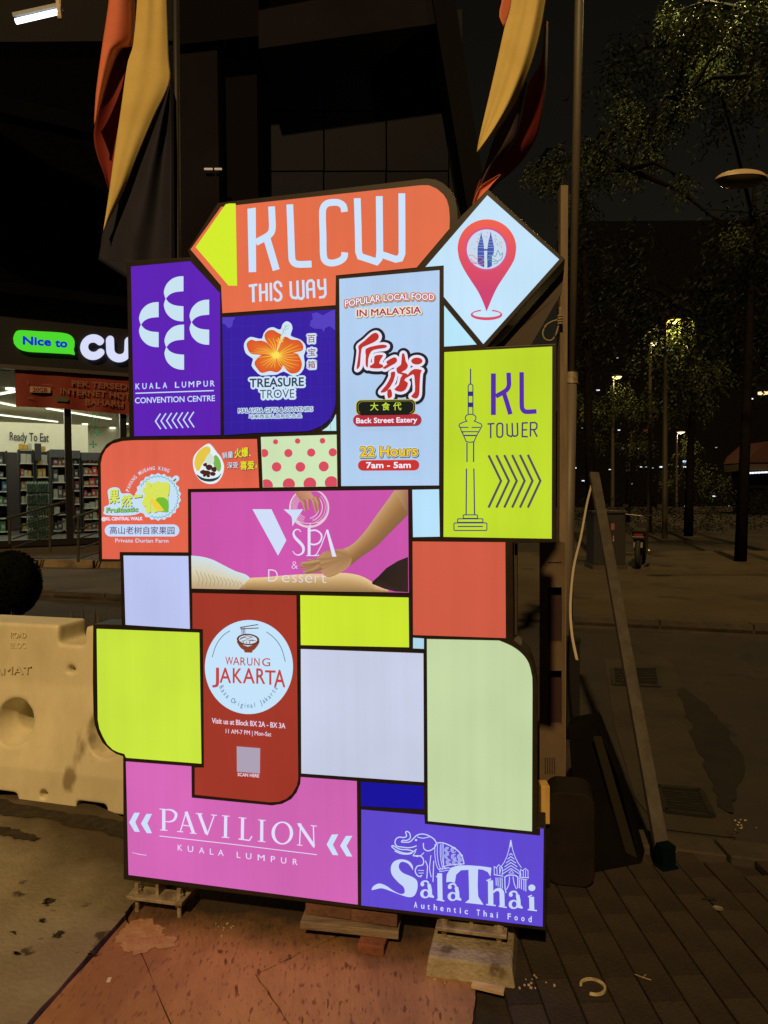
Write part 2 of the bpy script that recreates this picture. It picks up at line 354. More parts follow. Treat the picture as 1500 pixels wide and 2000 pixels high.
# ---- KLCC
Z4 = (.29333, 0, 550); a = Art(SIGN, Z4); p = PN['klcc']
top = cr([(1060,138),(1022,141),(980,158),(945,195),(930,240),(934,268),(942,290)], False, 3); inn = cr([(942,290),(965,262),(1005,244),(1060,238)], False, 3)
bot = [(x, 580 - y - 2) for x, y in top[::-1]]; bi = [(x, 577 - y) for x, y in inn[::-1]]
for dx, dy in ((165,-172),(0,0),(336,-16),(169,150)):
    a.new('crescent', p, (198,225,240), up=False)
    a.poly([(x+dx, y+dy) for x, y in top + inn[1:]]).poly([(x+dx, y+dy) for x, y in [(1060,438)] + [(x, 576-y) for x, y in top[1:]] + [(x, 576-y) for x, y in inn[1:]]]).done()
a.new('lettering', p, WHITE, 'spaced white letters KUALA LUMPUR')
def spaced(a, s, x0, y0, x1, y1, h, w=0.0, gap=.36):
    """capital by capital along a line with wide gaps"""
    ws = [ .28 if c == 'I' else (.45 if c == ' ' else (.86 if c in 'MW' else .66)) for c in s]; tot = sum(ws) + gap * (len(s) - 1); t = 0
    for c, q in zip(s, ws):
        if c != ' ':
            A = (x0 + (x1-x0) * t / tot, y0 + (y1-y0) * t / tot); B = (x0 + (x1-x0) * (t+q) / tot, y0 + (y1-y0) * (t+q) / tot); a.text(c, A, B, h, w)
        t += q + gap
    return a
spaced(a, 'KUALA LUMPUR', 907, 718, 1433, 698, 38, .012, .42).done()
a.new('rule', p, WHITE).line([(908,745),(1428,727)], 7).done()
a.new('lettering', p, WHITE, 'white letters CONVENTION CENTRE').text('CONVENTION CENTRE', (905,812), (1435,796), 37, .014).done()
for i in range(7):
    a.new('chevron', p, WHITE, up=False).line([(1074+37*i,880-2*i),(1041+37*i,931-2*i),(1076+37*i,983-2*i)], 8).done()
# ---- Treasure Trove
a = Art(SIGN, (.175, 430, 550)); p = PN['treasure']
a.new('grid_line', p, (66,44,176))
for x in (130,250,380,510,890,1010,1130,1230): a.line([(x, 405 - x*.06), (x+6, 1660)], 3)
for y in (500,640,780,920,1060,1200,1340,1560): a.line([(40, y+14), (1280, y-30)], 3)
a.done()
for pts in ([(30,400),(180,402),(150,440),(140,500),(100,525),(60,480),(30,470)], [(1015,440),(1040,420),(1025,360),(1080,345),(1150,380),(1240,330),(1287,316),(1287,550),(1230,500),(1180,520),(1158,570),(1140,530),(1060,530),(1005,500)]):
    a.new('corner_flower', p, (82,62,190), up=False).poly(pts).done()
a.new('flower_backing', p, (205,228,245))
a.poly(cr([(270,720),(290,660),(340,620),(400,630),(470,640),(490,580),(540,525),(600,512),(650,535),(685,530),(700,480),(745,445),(795,470),(812,530),(790,600),(830,625),(900,650),(950,700),(962,760),(938,830),(948,900),(936,980),(880,1042),(800,1050),(715,1005),(640,1040),(560,1045),(460,1050),(400,1000),(355,940),(372,870),(345,845),(290,800)], True, 2)).done()
P5 = [[(300,710),(320,668),(360,650),(400,665),(470,662),(530,690),(570,740),(610,805),(520,798),(400,815),(335,795)],[(503,590),(545,548),(600,545),(650,575),(688,600),(675,680),(650,750),(622,800),(570,710),(510,650)],[(700,640),(740,618),(800,650),(885,658),(928,710),(922,770),(840,790),(720,800),(640,815),(670,720)],[(650,830),(720,803),(850,800),(900,860),(917,940),(880,1010),(800,1028),(740,980),(712,900)],[(605,830),(540,812),(470,820),(420,860),(388,915),(420,975),(470,1022),(560,1000),(640,1015),(692,970),(700,900)]]
for q in P5:
    q2 = cr(q, True, 3); a.new('petal', p, None, up=False).fan((630,835), q2, (236,140,50), (216,82,38)).done()
a.new('petal_vein', p, (240,190,70))
for ang, r in ((188,300),(196,260),(205,240),(214,200),(172,250),(238,250),(250,260),(262,250),(225,180),(318,250),(330,290),(341,300),(352,290),(4,260),(15,280),(28,290),(40,270),(52,250),(66,220),(96,170),(110,190),(124,200),(138,210),(150,200),(275,200)):
    t = math.radians(ang); a.line([(630,830),(630+r*.5*math.cos(t+.06), 830+r*.5*math.sin(t+.06)),(630+r*math.cos(t), 830+r*math.sin(t)*.8)], [12,7,3])
a.done()
a.new('flower_heart', p, (250,225,90)).poly([(630+ (70 if k % 2 else 34)*math.cos(k*math.pi/9), 825+(48 if k % 2 else 26)*math.sin(k*math.pi/9)) for k in range(18)]).line([(630,830),(650,740),(685,610)], [14,10,7])
for x, y in ((655,640),(640,660),(690,655),(712,640),(665,680),(705,670)): a.line([(670,690),(x,y)], 4).poly(ell(x,y,7,7,n=8))
a.done()
a.new('flower_pistil', p, (120,170,130))
for x0,y0,x1,y1 in ((690,600,750,480),(715,560,700,520),(725,550,770,520),(735,530,725,490),(745,510,775,490),(705,575,740,580)): a.line([(x0,y0),(x1,y1)], 4)
a.done()
a.new('lettering_backing', p, (205,228,245))
for ch, x, y in (('百',1025,645),('宝',1030,790),('箱',1027,930)): a.text(ch, (x-42,y+45), (x+42,y+41), 88, 0, full=True, grow=20)
a.text('TREASURE', (340,1183), (940,1166), 93, .02, grow=22).text('TROVE', (452,1308), (836,1298), 95, 0, grow=22)
a.text('MALAYSIA GIFTS & SOUVENIRS', (212,1468), (1040,1448), 48, 0, grow=9).text('马来西亚礼品和纪念品', (330,1530), (915,1520), 44, 0, full=True, grow=9).done()
a.new('lettering', p, (150,50,70), 'dark red Chinese characters down the side')
for ch, x, y in (('百',1025,645),('宝',1030,790),('箱',1027,930)): a.text(ch, (x-40,y+43), (x+40,y+39), 82, .008, full=True)
a.done()
a.new('lettering', p, (44,62,92), 'dark letters TREASURE TROVE').text('TREASURE', (340,1183), (940,1166), 93, .028).done()
a.new('lettering', p, (44,72,100), up=False).text('TROVE', (452,1308), (836,1298), 95, 0).done()
a.new('lettering', p, (44,52,110), up=False).text('MALAYSIA GIFTS & SOUVENIRS', (212,1468), (1040,1448), 48, .008).text('马来西亚礼品和纪念品', (330,1530), (915,1520), 44, .008, full=True).done()
# ---- polka dots
p = PN['polka']; a = Art(SIGN, (1, 0, 0)); a.new('x', p, 0)
def clip_disc(cx, cy, r): return [(min(max(x, 511 + (y-853)*.04), 657.6 + (y-849)*.014), min(max(y, 853.5 - (x-510)*.031), 951.8 - (x-514)*.013)) for x, y in ell(cx, cy, r, r, n=24)]
for x, y, r in ((539,863,5),(582,861.5,5.3),(630.5,861,5.5),(517,885,8),(564,885,8),(608.5,884,8),(650.5,883.5,8),(541,912,9.3),(587.5,912,9.5),(633,911,9.8),(521,949,13),(565,946,12),(606,945,12.5),(648,943,13)):
    a.new('dot', p, (214,76,96), up=False).poly(clip_disc(x, y, r)).done()
# ---- eatery
a = Art(SIGN, (.22, 640, 520)); p = PN['eatery']
L1 = [('POPULAR LOCAL FOOD', (157,362), (948,303), 55)]
def lay(col, grow, w, dx=0, dy=0, lab=None):
    a.new('lettering' if not grow else 'lettering_backing', p, col, lab)
    # the line climbs then levels: three words on a bend
    for s, b0, b1, h in (('POPULAR',(157,364),(470,314),56),('LOCAL',(500,312),(722,300),56),('FOOD',(748,300),(947,304),55)):
        a.text(s, (b0[0]+dx,b0[1]+dy), (b1[0]+dx,b1[1]+dy), h, w, grow=grow)
    a.done()
lay((120,100,80), 12, .02, 4, 5); lay((232,190,110), 12, .02); lay((170,50,90), 7, .02); lay((236,236,252), 0, .022, lab='white letters POPULAR LOCAL FOOD edged maroon and gold')
a.new('lettering_backing', p, (130,110,90)).text('IN MALAYSIA', (268,456), (836,426), 57, .03, grow=12).done()
a.new('lettering_backing', p, (235,225,200)).text('IN MALAYSIA', (264,450), (830,420), 57, .03, grow=12).done()
a.new('lettering', p, (168,50,92), 'maroon letters IN MALAYSIA').text('IN MALAYSIA', (264,450), (830,420), 57, .03).done()
CAL = [[(285,715),(340,670),(400,615),(440,600),(465,625),(455,660),(410,690),(340,720),(312,745),(302,850),(295,900),(268,922),(278,850),(288,760)],
 [(350,742),(430,715),(500,705),(537,715),(520,735),(450,745),(398,765),(372,830),(368,905),(348,885),(350,800)],
 [(425,808),(470,795),(503,800),(490,822),(467,868),(492,880),(505,900),(470,915),(395,912),(385,893),(422,868)],
 [(530,855),(600,815),(627,840),(610,870),(560,897),(520,920),(500,908),(540,878)],
 [(572,950),(610,948),(592,1030),(540,1110),(500,1128),(480,1120),(530,1060),(568,990)],
 [(668,790),(690,788),(702,850),(722,890),(705,925),(665,948),(690,955),(722,972),(690,1020),(722,1042),(702,1100),(655,1122),(600,1100),(640,1060),(655,1000),(672,970),(632,958),(620,912),(660,880)],
 [(735,950),(780,920),(842,930),(832,960),(825,1060),(820,1150),(790,1182),(748,1160),(782,1120),(780,1020),(768,965),(705,1002)],
 [(540,1110),(572,1100),(582,1160),(545,1178)], ell(800,850,50,31,n=20)]
a.new('calligraphy_edge', p, (30,28,38), 'thick black edge round the calligraphy')
for q in CAL:
    qs = cr(q, True, 6) if len(q) < 20 else q; a.poly(q)
    for x, y in qs: a.poly(ell(x, y, 50, 50, n=16))
a.done()
a.new('calligraphy_edge', p, (228,226,245), 'white inner edge round the calligraphy')
for q in CAL:
    a.poly(q)
    for x, y in (cr(q, True, 5) if len(q) < 20 else q): a.poly(ell(x, y, 24, 24, n=12))
a.done()
a.new('calligraphy', p, (186,50,42), 'red brush characters')
for q in CAL: a.poly(cr(q, True, 2) if len(q) < 20 else q)
a.done()
a.new('plaque', p, (196,190,80)).poly(pill(262,1192,790,1330,44,-8)).done()
a.new('plaque', p, (20,26,26), 'black plaque with gold rim').poly(pill(268,1198,784,1324,42,-8)).done()
a.new('plaque', p, (150,150,60), up=True).ring(pill(280,1206,774,1316,40,-8), pill(284,1210,770,1312,38,-8)).done()
a.new('lettering', p, (196,220,60), 'yellow green characters on the black plaque')
for ch, x in (('大',425),('食',527),('代',628)): a.text(ch, (x-35,1287-(x-400)*.015), (x+35,1286-(x-400)*.015), 70, .012, full=True)
a.done()
a.new('pill', p, (120,60,80), up=True).poly(pill(244,1326,842,1430,None,-8)).done()
a.new('pill', p, (178,44,56), 'red pill reading Back Street Eatery').poly(pill(238,1322,835,1424,None,-8)).done()
a.new('plaque', p, (20,26,26), up=True).poly(pill(300,1290,740,1330,18,-6)).done()
a.new('lettering', p, (235,238,255)).text('Back Street Eatery', (268,1398), (802,1389), 44, .03).done()
a.new('lettering_backing', p, (80,90,70)).text('22 Hours', (306,1698), (808,1688), 84, .035, grow=12).done()
a.new('lettering_backing', p, (225,235,250)).text('22 Hours', (302,1691), (802,1681), 84, .035, grow=10).done()
a.new('lettering_backing', p, (70,80,50)).text('22 Hours', (302,1691), (802,1681), 84, .035, grow=5).done()
a.new('lettering', p, (240,200,50), 'golden letters 22 Hours').text('22 Hours', (302,1691), (802,1681), 84, .03).done()
a.new('pill', p, (200,52,48), 'red pill reading 7am - 5am').poly(pill(283,1724,823,1817,None,-3)).done()
a.new('lettering', p, (240,242,255)).text('7am - 5am', (357,1793), (746,1791), 50, .035).done()
# ---- pin
a = Art(SIGN, (.23333, 800, 350)); p = PN['pin']
pin = ell(648,582,245,243,182,358,22) + cr([(892,590),(880,665),(845,735),(790,820),(735,905),(690,1000),(645,1110)], False, 3)[1:] + cr([(645,1110),(615,1030),(575,945),(520,860),(460,765),(418,675),(403,590)], False, 3)[1:]
def pinc(y): t = max(0, min(1, (y - 340) / 600)); return (238 - 34*t, 92 - 30*t, 76 + 36*t)
a.new('map_pin', p, None, 'red map pin').poly(pin, [pinc(y) for x, y in pin]).done()
a.new('ring_edge', p, (206,80,140)).poly(ell(645,590,182,182,n=40)).done()
a.new('pin_window', p, (196,214,236), 'pale round window of the map pin').poly(ell(645,590,165,166,n=40)).done()
a.new('twin_towers', p, (62,84,170), 'blue twin towers in the pin').poly([(600,442),(606,480),(616,520),(624,575),(626,742),(585,722),(570,700),(570,575),(584,520),(594,480)]).poly([(680,438),(687,480),(697,520),(708,575),(706,620),(690,650),(690,730),(652,748),(650,650),(653,575),(662,520),(673,480)]).poly([(624,588),(654,588),(654,602),(624,602)]).done()
a.new('tower_ribs', p, (150,170,215))
for y in (505,530,555,575,610,640): a.line([(574,y),(624,y+2)], 4).line([(656,y),(706,y)], 4)
a.done()
a.new('doodle_lines', p, (90,160,170))
a.line(cr([(655,690),(690,640),(720,650),(740,600),(760,640),(780,620),(770,670),(730,690)], True, 3), 6).line(cr([(665,680),(700,670),(740,700),(700,715)], False, 3), 5)
for k in range(16):
    t = random.uniform(-1.1, 3.9); r = random.uniform(90, 145); x, y = 645 + r*math.cos(t), 590 - abs(r*math.sin(t)) ; a.line([(x,y),(x+6,y+7)], 5)
a.done()
a.new('doodle_lines', p, (214,120,110), up=False)
a.line(cr([(500,650),(530,640),(560,670),(590,655),(620,680),(580,700),(540,700)], True, 3), 5).line(cr([(515,700),(560,712),(610,716),(630,700)], False, 3), 5)
for k in range(12):
    t = random.uniform(-1.1, 3.9); r = random.uniform(90, 145); x, y = 645 + r*math.cos(t), 590 - abs(r*math.sin(t)); a.line([(x,y),(x+6,y-6)], 5)
a.done()
a.new('ground_ring', p, (216,72,98), 'red oval ring below the pin')
o1 = ell(645,1138,132,45,-68,248,40); i1 = ell(645,1132,116,27,-68,248,40)
d = a._d(); n = len(o1); a.mb.add([a.w(q, d) for q in o1 + i1], [(i, i+1, n+i+1, n+i) for i in range(n-1)]); a.done()
# ---- KL tower
a = Art(SIGN, (.21, 850, 660)); p = PN['lime']; DP = (52,40,120)
a.new('lettering', p, (84,40,168), 'purple letters KL')
a.line([(542,332),(542,718)], 46).line(cr([(683,325),(686,400),(686,440),(672,476),(640,503),(565,545)], False, 4), 42).line([(640,515),(670,610),(700,712)], 42)
a.line(cr([(804,320),(805,500),(806,632),(816,668),(845,688),(942,684)], False, 3), 42).done()
a.new('lettering', p, (70,48,110), 'thin purple letters TOWER')
a.line([(487,802),(552,797)], 14).line([(517,800),(517,933)], 14).line(pill(575,797,628,926,24,-4), 14, True)
a.line([(668,797),(670,895),(680,908),(708,918),(720,905),(716,792)], 14).line([(719,905),(735,916),(760,910),(768,895),(764,790)], 14)
a.line([(862,790),(812,793),(810,918),(862,920)], 14).line([(812,857),(855,855)], 14)
a.line([(886,918),(887,790),(928,788),(946,802),(946,835),(932,852),(888,855)], 14).line([(915,855),(948,920)], 14).done()
for i in range(6):
    a.new('chevron', p, (80,72,96), up=False).line([(497+73*i,1092-i),(613+73*i,1330),(497+73*i,1578)], 21).done()
a.new('tower_drawing', p, DP, 'line drawing of a telecommunications tower')
W8 = 9
a.line([(330,288),(330,432)], 11).line([(308,710),(308,448),(318,432),(342,432),(352,448),(352,710)], W8)
a.poly([(306,500),(354,500),(354,542),(306,542)]).poly([(306,602),(354,602),(354,645),(306,645)])
a.line([(313,712),(290,722),(280,742),(284,760),(297,775),(262,785),(230,800),(222,820),(236,838),(246,870),(264,905),(290,965),(325,972),(362,966),(388,905),(408,872),(426,838),(437,820),(426,800),(392,785),(365,775),(378,758),(381,740),(370,722),(349,712)], W8, True)
a.line([(236,833),(312,833)], W8).line([(340,833),(422,833)], W8).line([(246,873),(410,873)], W8).line([(264,908),(392,908)], 12).line([(262,885),(258,880)], W8)
a.line([(297,975),(297,1155)], 11).line([(359,970),(358,1155)], 11).line([(292,1215),(289,1640)], 11).line([(361,1215),(367,1640)], 11)
a.line(pill(262,1645,395,1678,8), W8, True).line(pill(210,1682,445,1715,8), W8, True).line(pill(176,1720,482,1790,10), W8, True).line([(210,1753),(446,1753)], 10).done()
# ---- durian farm
a = Art(SIGN, (.22667, 180, 840)); p = PN['durian']
a.new('sticker_backing', p, (196,222,245), 'white jagged sticker behind the fruit logo')
zz = []
for k in range(44):
    t = 2*math.pi*k/44; r = 190 + (10 if k % 2 else -4); zz.append((572 + r*math.cos(t), 576 + r*1.03*math.sin(t)))
a.poly(zz).poly(cr([(140,520),(180,495),(235,500),(260,545),(330,545),(380,590),(430,600),(430,700),(330,735),(120,730),(110,690),(112,660),(150,640),(145,580)], True, 3)).line([(700,440),(735,412)], 52).poly(ell(728,418,27,27,n=14)).done()
a.new('zigzag_line', p, (70,170,160))
zz = []
for k in range(50):
    t = math.radians(-150 + k * 262 / 49 ); r = 170 + (9 if k % 2 else -5); zz.append((572 + r*math.cos(t), 576 + r*1.03*math.sin(t)))
a.line(zz, 5).done()
a.new('lettering_backing', p, (40,70,70)).text('果', (160,640), (240,632), 115, .03, full=True).text('然', (262,668), (352,660), 100, .03, full=True).text('一', (372,590), (440,582), 22, .05, full=True).text('榴', (455,712), (665,700), 246, .03, full=True).done()
a.new('lettering', p, (214,224,92), 'yellow green Chinese brush characters').text('果', (156,634), (236,626), 115, .03, full=True).text('然', (258,662), (348,654), 100, .03, full=True).text('一', (368,584), (436,576), 22, .06, full=True).text('榴', (448,704), (658,692), 246, .05, full=True).done()
a.new('durian_fruit', p, (116,188,52), 'green durian drawing').poly(cr([(560,590),(620,580),(660,610),(668,660),(655,700),(600,705),(560,660)], True, 3)).done()
a.new('fruit_flesh', p, (236,206,60)).poly(cr([(512,585),(560,610),(600,655),(625,695),(570,690),(530,650)], True, 3)).done()
a.new('fruit_stem', p, (130,110,90)).line([(708,442),(728,420)], 14).done()
a.new('lettering_backing', p, (70,120,80)).text('Fruitastic', (134,710), (404,702), 38, .04, grow=3).done()
a.new('lettering', p, (150,205,110), 'green letters Fruitastic').text('Fruitastic', (132,708), (402,700), 38, .02).done()
a.new('lettering', p, WHITE, 'white arched letters PAHANG MUSANG KING')
v = 'PAHANG MUSANG KING'; n = len(v)
for i, c in enumerate(v):
    if c == ' ': continue
    t = math.radians(196 + i * 98 / (n - 1)); cx, cy, r = 560, 590, 240
    x, y = cx + r*math.cos(t), cy + r*1.03*math.sin(t); tx, ty = -math.sin(t), math.cos(t); w = 10 if c != 'I' else 3
    g, f = glyphs(c, .012); gx0 = min(q[0] for q in g); gx1 = max(q[0] for q in g); d = a._d()
    vs = []
    for gx, gy in g:
        u = ((gx-gx0)/(gx1-gx0)*2-1)*w; q = gy/.73*32
        vs.append(a.w((x + tx*u + math.cos(t)*q, y + ty*u + math.sin(t)*q), d))
    a.mb.add(vs, f)
a.done()
a.new('lettering', p, (235,225,250), 'white letters at KL CENTRAL WALK').text('@KL CENTRAL WALK', (92,777), (442,775), 27, .045).done()
a.new('pill', p, (196,218,248), 'white pill with Chinese characters').poly(pill(118,812,760,916,None,0)).done()
a.new('lettering', p, (98,76,110)).text('高山老树自家果园', (162,895), (718,897), 66, .008, full=True).done()
a.new('lettering', p, WHITE, 'white letters Private Durian Farm').text('Private Durian Farm', (210,966), (666,969), 33, .004).done()
a.new('dessert_drop', p, (225,238,248), 'white drop with a bowl of dessert').poly(cr([(1000,120),(1035,130),(1085,195),(1120,240),(1145,310),(1130,390),(1085,450),(1020,465),(950,440),(900,380),(878,300),(885,230),(930,170)], True, 3)).done()
a.new('yellow_cream', p, (226,196,70)).poly(cr([(900,230),(940,170),(1000,140),(1030,170),(1010,230),(960,290),(930,350),(905,340),(890,290)], True, 3)).done()
a.new('green_jelly', p, (120,180,80)).poly(cr([(1050,250),(1075,215),(1110,260),(1120,320),(1100,360),(1060,310)], True, 3)).done()
a.new('shaved_ice', p, (208,222,205), up=False).poly(cr([(1020,200),(1060,240),(1050,290),(1000,290),(980,260)], True, 3)).done()
a.new('dark_bowl', p, (40,62,58)).poly(cr([(905,380),(960,410),(1020,420),(1090,405),(1122,370),(1095,420),(1030,445),(950,430)], True, 3)).done()
a.new('red_bean', p, (74,34,28))
for x, y, r in ((985,300,20),(1020,320,30),(1060,340,28),(965,360,24),(1000,370,32),(1045,375,26),(1010,395,20),(975,390,16)): a.poly(cr([(x+r*random.uniform(.7,1.2)*math.cos(t), y+r*random.uniform(.6,1)*math.sin(t)) for t in (0,1,2,3,4,5.2)], True, 2))
a.done()
a.new('lettering_backing', p, (90,60,60)).text('销量', (1134,252), (1226,240), 55, 0, full=True, grow=3).text('火爆', (1242,246), (1356,232), 80, .01, full=True, grow=4).text('深受', (1178,334), (1270,330), 52, 0, full=True, grow=3).text('喜爱', (1290,344), (1408,342), 72, .01, full=True, grow=4).done()
a.new('lettering', p, (228,232,250), 'white Chinese characters').text('销量', (1131,249), (1223,237), 55, .005, full=True).text('深受', (1175,331), (1267,327), 52, .005, full=True).done()
a.new('lettering', p, (228,222,40), 'yellow Chinese characters').text('火爆', (1239,243), (1353,229), 80, .02, full=True).text('喜爱', (1287,341), (1405,339), 72, .02, full=True).line([(1372,212),(1366,224)], 8).line([(1424,300),(1422,328)], 7).done()
# ---- spa
a = Art(SIGN, (.34667, 360, 940)); p = PN['spa']
SK = [(240,214,178),(216,182,132),(196,160,104),(176,142,92)]
def lerp2(pts, n=24):
    P = cr(pts, False, 6); out = []; L = [0]
    for i in range(1, len(P)): L.append(L[-1] + math.dist(P[i], P[i-1]))
    for k in range(n):
        s = L[-1] * k / (n - 1); j = max(1, next((i for i in range(len(L)) if L[i] >= s - 1e-6), len(L) - 1)); t = (s - L[j-1]) / max(1e-6, L[j] - L[j-1])
        out.append((P[j-1][0] + (P[j][0]-P[j-1][0])*t, P[j-1][1] + (P[j][1]-P[j-1][1])*t))
    return out
a.new('printed_arm', p, None, 'printed forearm of the masseur')
a.strip(lerp2([(1185,50.5),(1150,100),(1085,190),(1020,280),(960,345),(905,378),(850,388)]), lerp2([(1261,190),(1235,215),(1150,300),(1080,370),(1000,425),(930,480),(880,515)]), [(196,158,116),(176,132,84),(150,108,66),(132,98,66)])
a.poly([(1185,50.5),(1259.5,48.5),(1261,190)], [(196,158,116),(164,120,76),(132,98,66)]).done()
a.new('printed_back', p, None, 'printed bare back of the client')
a.strip(lerp2([(330,570),(360,545),(450,540),(560,530),(680,522),(800,520),(900,515),(990,530),(1050,560),(1085,590),(1110,600),(1150,612)]), lerp2([(318,608.5),(450,613),(700,618),(950,622),(1150,624)]), [(232,202,150),(192,156,104),(142,110,70)]).done()
a.new('printed_towel', p, None, 'printed towel over the legs')
a.strip(lerp2([(42,418),(100,424),(160,440),(220,470),(290,505),(350,525),(372,545)]), lerp2([(45,603),(100,604),(200,606),(310,608)]), [(205,224,232),(216,206,176),(186,160,116)])
a.done()
a.new('towel_fold', p, (150,132,100))
for x in range(70, 330, 22): a.line([(x, 500 + (x-60)*.25), (x+18, 545 + (x-60)*.15), (x+10, 590)], 2.5)
a.done()
a.new('printed_hair', p, None, 'dark printed hair').poly([(1262,425),(1205,448),(1140,488),(1095,535),(1060,566),(1060,578),(1095,590),(1130,605),(1190,620),(1263,624)], [(42,30,28)]*3 + [(34,25,23)]*3 + [(48,34,28)]*4).done()
a.new('printed_hand', p, None, 'printed hand pressing on the back')
HC = (200,158,110); HD = (150,108,72)
a.poly(cr([(885,380),(930,400),(945,440),(930,480),(880,515),(820,540),(790,530),(770,505),(740,515),(690,520),(670,505),(700,490),(740,478),(760,462),(700,488),(668,480),(650,462),(680,455),(720,462),(700,450),(690,436),(730,440),(760,425),(785,398),(830,388)], True, 2), None)
a.mb.ink = [((184,142,100) if i % 3 else (160,118,78)) for i in range(len(a.mb.v))]
a.strip([(760,470),(720,492),(675,506)], [(780,492),(740,512),(690,520)], [(190,150,106),(128,88,58)])
a.strip([(760,440),(720,450),(660,455)], [(770,462),(722,470),(672,476)], [(200,162,118),(136,96,64)]).strip([(772,455),(700,478),(650,482)], [(770,466),(705,490),(660,492)], [(150,104,66),(176,130,84)]).done()
a.new('glass_bowl', p, (226,200,212), 'printed glass bowl with fingers').ring([(max(q[0],590), max(q[1],56)) for q in ell(706,150,113,112,n=40)], [(q[0], max(q[1],57)) for q in ell(706,148,104,102,n=40)])
for k in range(7): a.line([(q[0], max(q[1], 57)) for q in ell(706+random.uniform(-8,8),146,108-k*9,106-k*8,-60+k*7,60+k*4,14)], 2.5)
for k in range(6): a.line([(q[0], max(q[1], 57)) for q in ell(706,146,104-k*7,104-k*9,110,245,14)], 2.5)
a.line(ell(706,215,70,22,0,180,12), 4).line(ell(706,225,66,26,0,180,12), 4).done()
a.new('printed_fingers', p, None, up=True)
for x0, y0, x1, y1, x2, y2 in ((640,100,665,120,680,168),(668,88,690,105,700,160),(700,84,722,110,742,178),(730,90,745,120,756,164)):
    a.strip([(x0,y0),(x1,y1),(x2,y2)], [(x0+24,y0-8),(x1+22,y1-4),(x2+10,y2)], [(214,160,128),(150,96,70)])
a.strip([(622,57),(640,85),(660,108)], [(715,56),(720,70),(735,92)], [(180,120,92),(206,152,118)]).done()
a.new('lettering', p, (206,220,246), 'large white V with a star').poly([(387,157),(494,157),(578,332),(531,418)])
a.poly([(562,157),(607,160),(672,157),(640,205),(612,254),(609,200)]).done()
a.new('lettering', p, (222,222,246), 'white serif letters SPA')
a.line(cr([(660,285),(648,272),(630,272),(618,290),(626,315),(650,340),(672,368),(672,398),(650,414),(628,410),(614,392)], False, 3), [4,5,7,10,15,17,16,12,8,5,4])
a.poly([(698,262),(714,262),(714,418),(698,418)]).line([(690,418),(756,418),(762,412)], 5).line([(712,238),(712,300)], 4)
a.line(cr([(714,278),(745,276),(772,295),(776,320),(762,345),(735,356),(714,352)], False, 3), 9)
a.poly([(801,272),(813,272),(860,424),(836,424)]).line([(806,275),(775,360),(748,410),(730,420)], 5).done()
a.new('lettering', p, (226,218,240), 'thin white letters and Dessert').text('&', (608,491), (642,492), 42, -.02)
a.text('D', (476,563), (530,564), 68, -.016).text('e', (553,566), (596,567), 60, -.016).text('s', (612,568), (636,568), 60, -.016).text('s', (648,568), (672,568), 60, -.016).text('e', (683,569), (724,569), 60, -.016).text('r', (738,570), (760,570), 60, -.016).text('t', (774,571), (803,571), 60, -.016).done()
# ---- Jakarta
a = Art(SIGN, (.225, 370, 1150)); p = PN['jak']
a.new('badge', p, (194,226,250), 'round white noodle shop badge').poly(ell(520,677,382,408,n=64, rot=3)).done()
a.new('badge_line', p, (90,100,130)).line(cr([(355,362),(290,410),(235,490),(202,592)], False, 5), 6).done()
a.new('badge_line', p, (90,100,130)).line(cr([(672,372),(740,425),(800,510),(836,630)], False, 5), 6).done()
a.new('noodle_bowl', p, (136,62,40), 'brown noodle bowl').poly(cr([(418,450),(440,500),(480,530),(550,535),(590,500),(610,450),(512,500)], True, 3)).poly([(475,525),(555,528),(548,552),(484,550)]).done()
a.new('bowl_opening', p, (92,50,48)).poly(ell(513,438,98,50,n=28, rot=3)).done()
a.new('noodles', p, (205,222,236)).poly(ell(513,438,80,38,n=28, rot=3)).done()
a.new('noodle_line', p, (100,66,70)).line(cr([(440,440),(480,420),(520,430),(545,412)], False, 3), 5).line([(455,455),(500,440),(560,450)], 5).line([(445,430),(500,405),(560,420)], 5).line([(520,462),(540,440),(580,448)], 5).line([(470,468),(480,455)], 6).line([(495,472),(505,456)], 6).line([(525,474),(530,460)], 6)
a.line([(462,392),(458,335)], 6).line([(476,392),(470,335)], 6).line([(488,394),(484,335)], 6).line([(442,334),(600,308)], 8).line([(446,346),(606,338)], 8).done()
a.new('lettering', p, (190,70,66), 'red letters WARUNG JAKARTA')
for c, x0, x1, y in (('W',318,384,655),('A',384,440,657),('R',448,494,660),('U',506,552,662),('N',568,614,664),('G',642-6,712-6,667)): a.text(c, (x0,y), (x1,y+2), 68, .006)
for c, x0, x1, y, h in (('J',205,262,808,128),('A',270,366,810,128),('K',384,462,812,126),('A',472,572,814,128),('R',588,662,818,130),('T',664,752,826,122),('A',742,836,846,146)): a.text(c, (x0,y), (x1,y+3), h, .012)
a.done()
a.new('lettering', p, (70,86,130), 'curved letters Rasa Original Jakarta')
v = 'Rasa Original Jakarta'; n = len(v)
for i, c in enumerate(v):
    if c == ' ': continue
    t = math.radians(148 - i * 115 / (n - 1)); r = 318; x, y = 520 + r*.93*math.cos(t), 672 + r*1.12*math.sin(t); tx, ty = math.sin(t), -math.cos(t)
    g, f = glyphs(c, .0); gx0 = min(q[0] for q in g); gx1 = max(q[0] for q in g); d = a._d(); vs = []
    for gx, gy in g:
        u = (gx - (gx0+gx1)/2) * 46; q = gy/.73*44
        vs.append(a.w((x + tx*u - math.cos(t)*q, y + ty*u - math.sin(t)*q), d))
    a.mb.add(vs, f)
a.done()
a.new('lettering', p, (232,206,226), 'white address and opening hours')
a.text('Visit us at Block BX 2A - BX 3A', (203,1160), (838,1206), 44, .022).text('11 AM-7 PM | Mon-Sat', (323,1246), (716,1275), 36, .012).done()
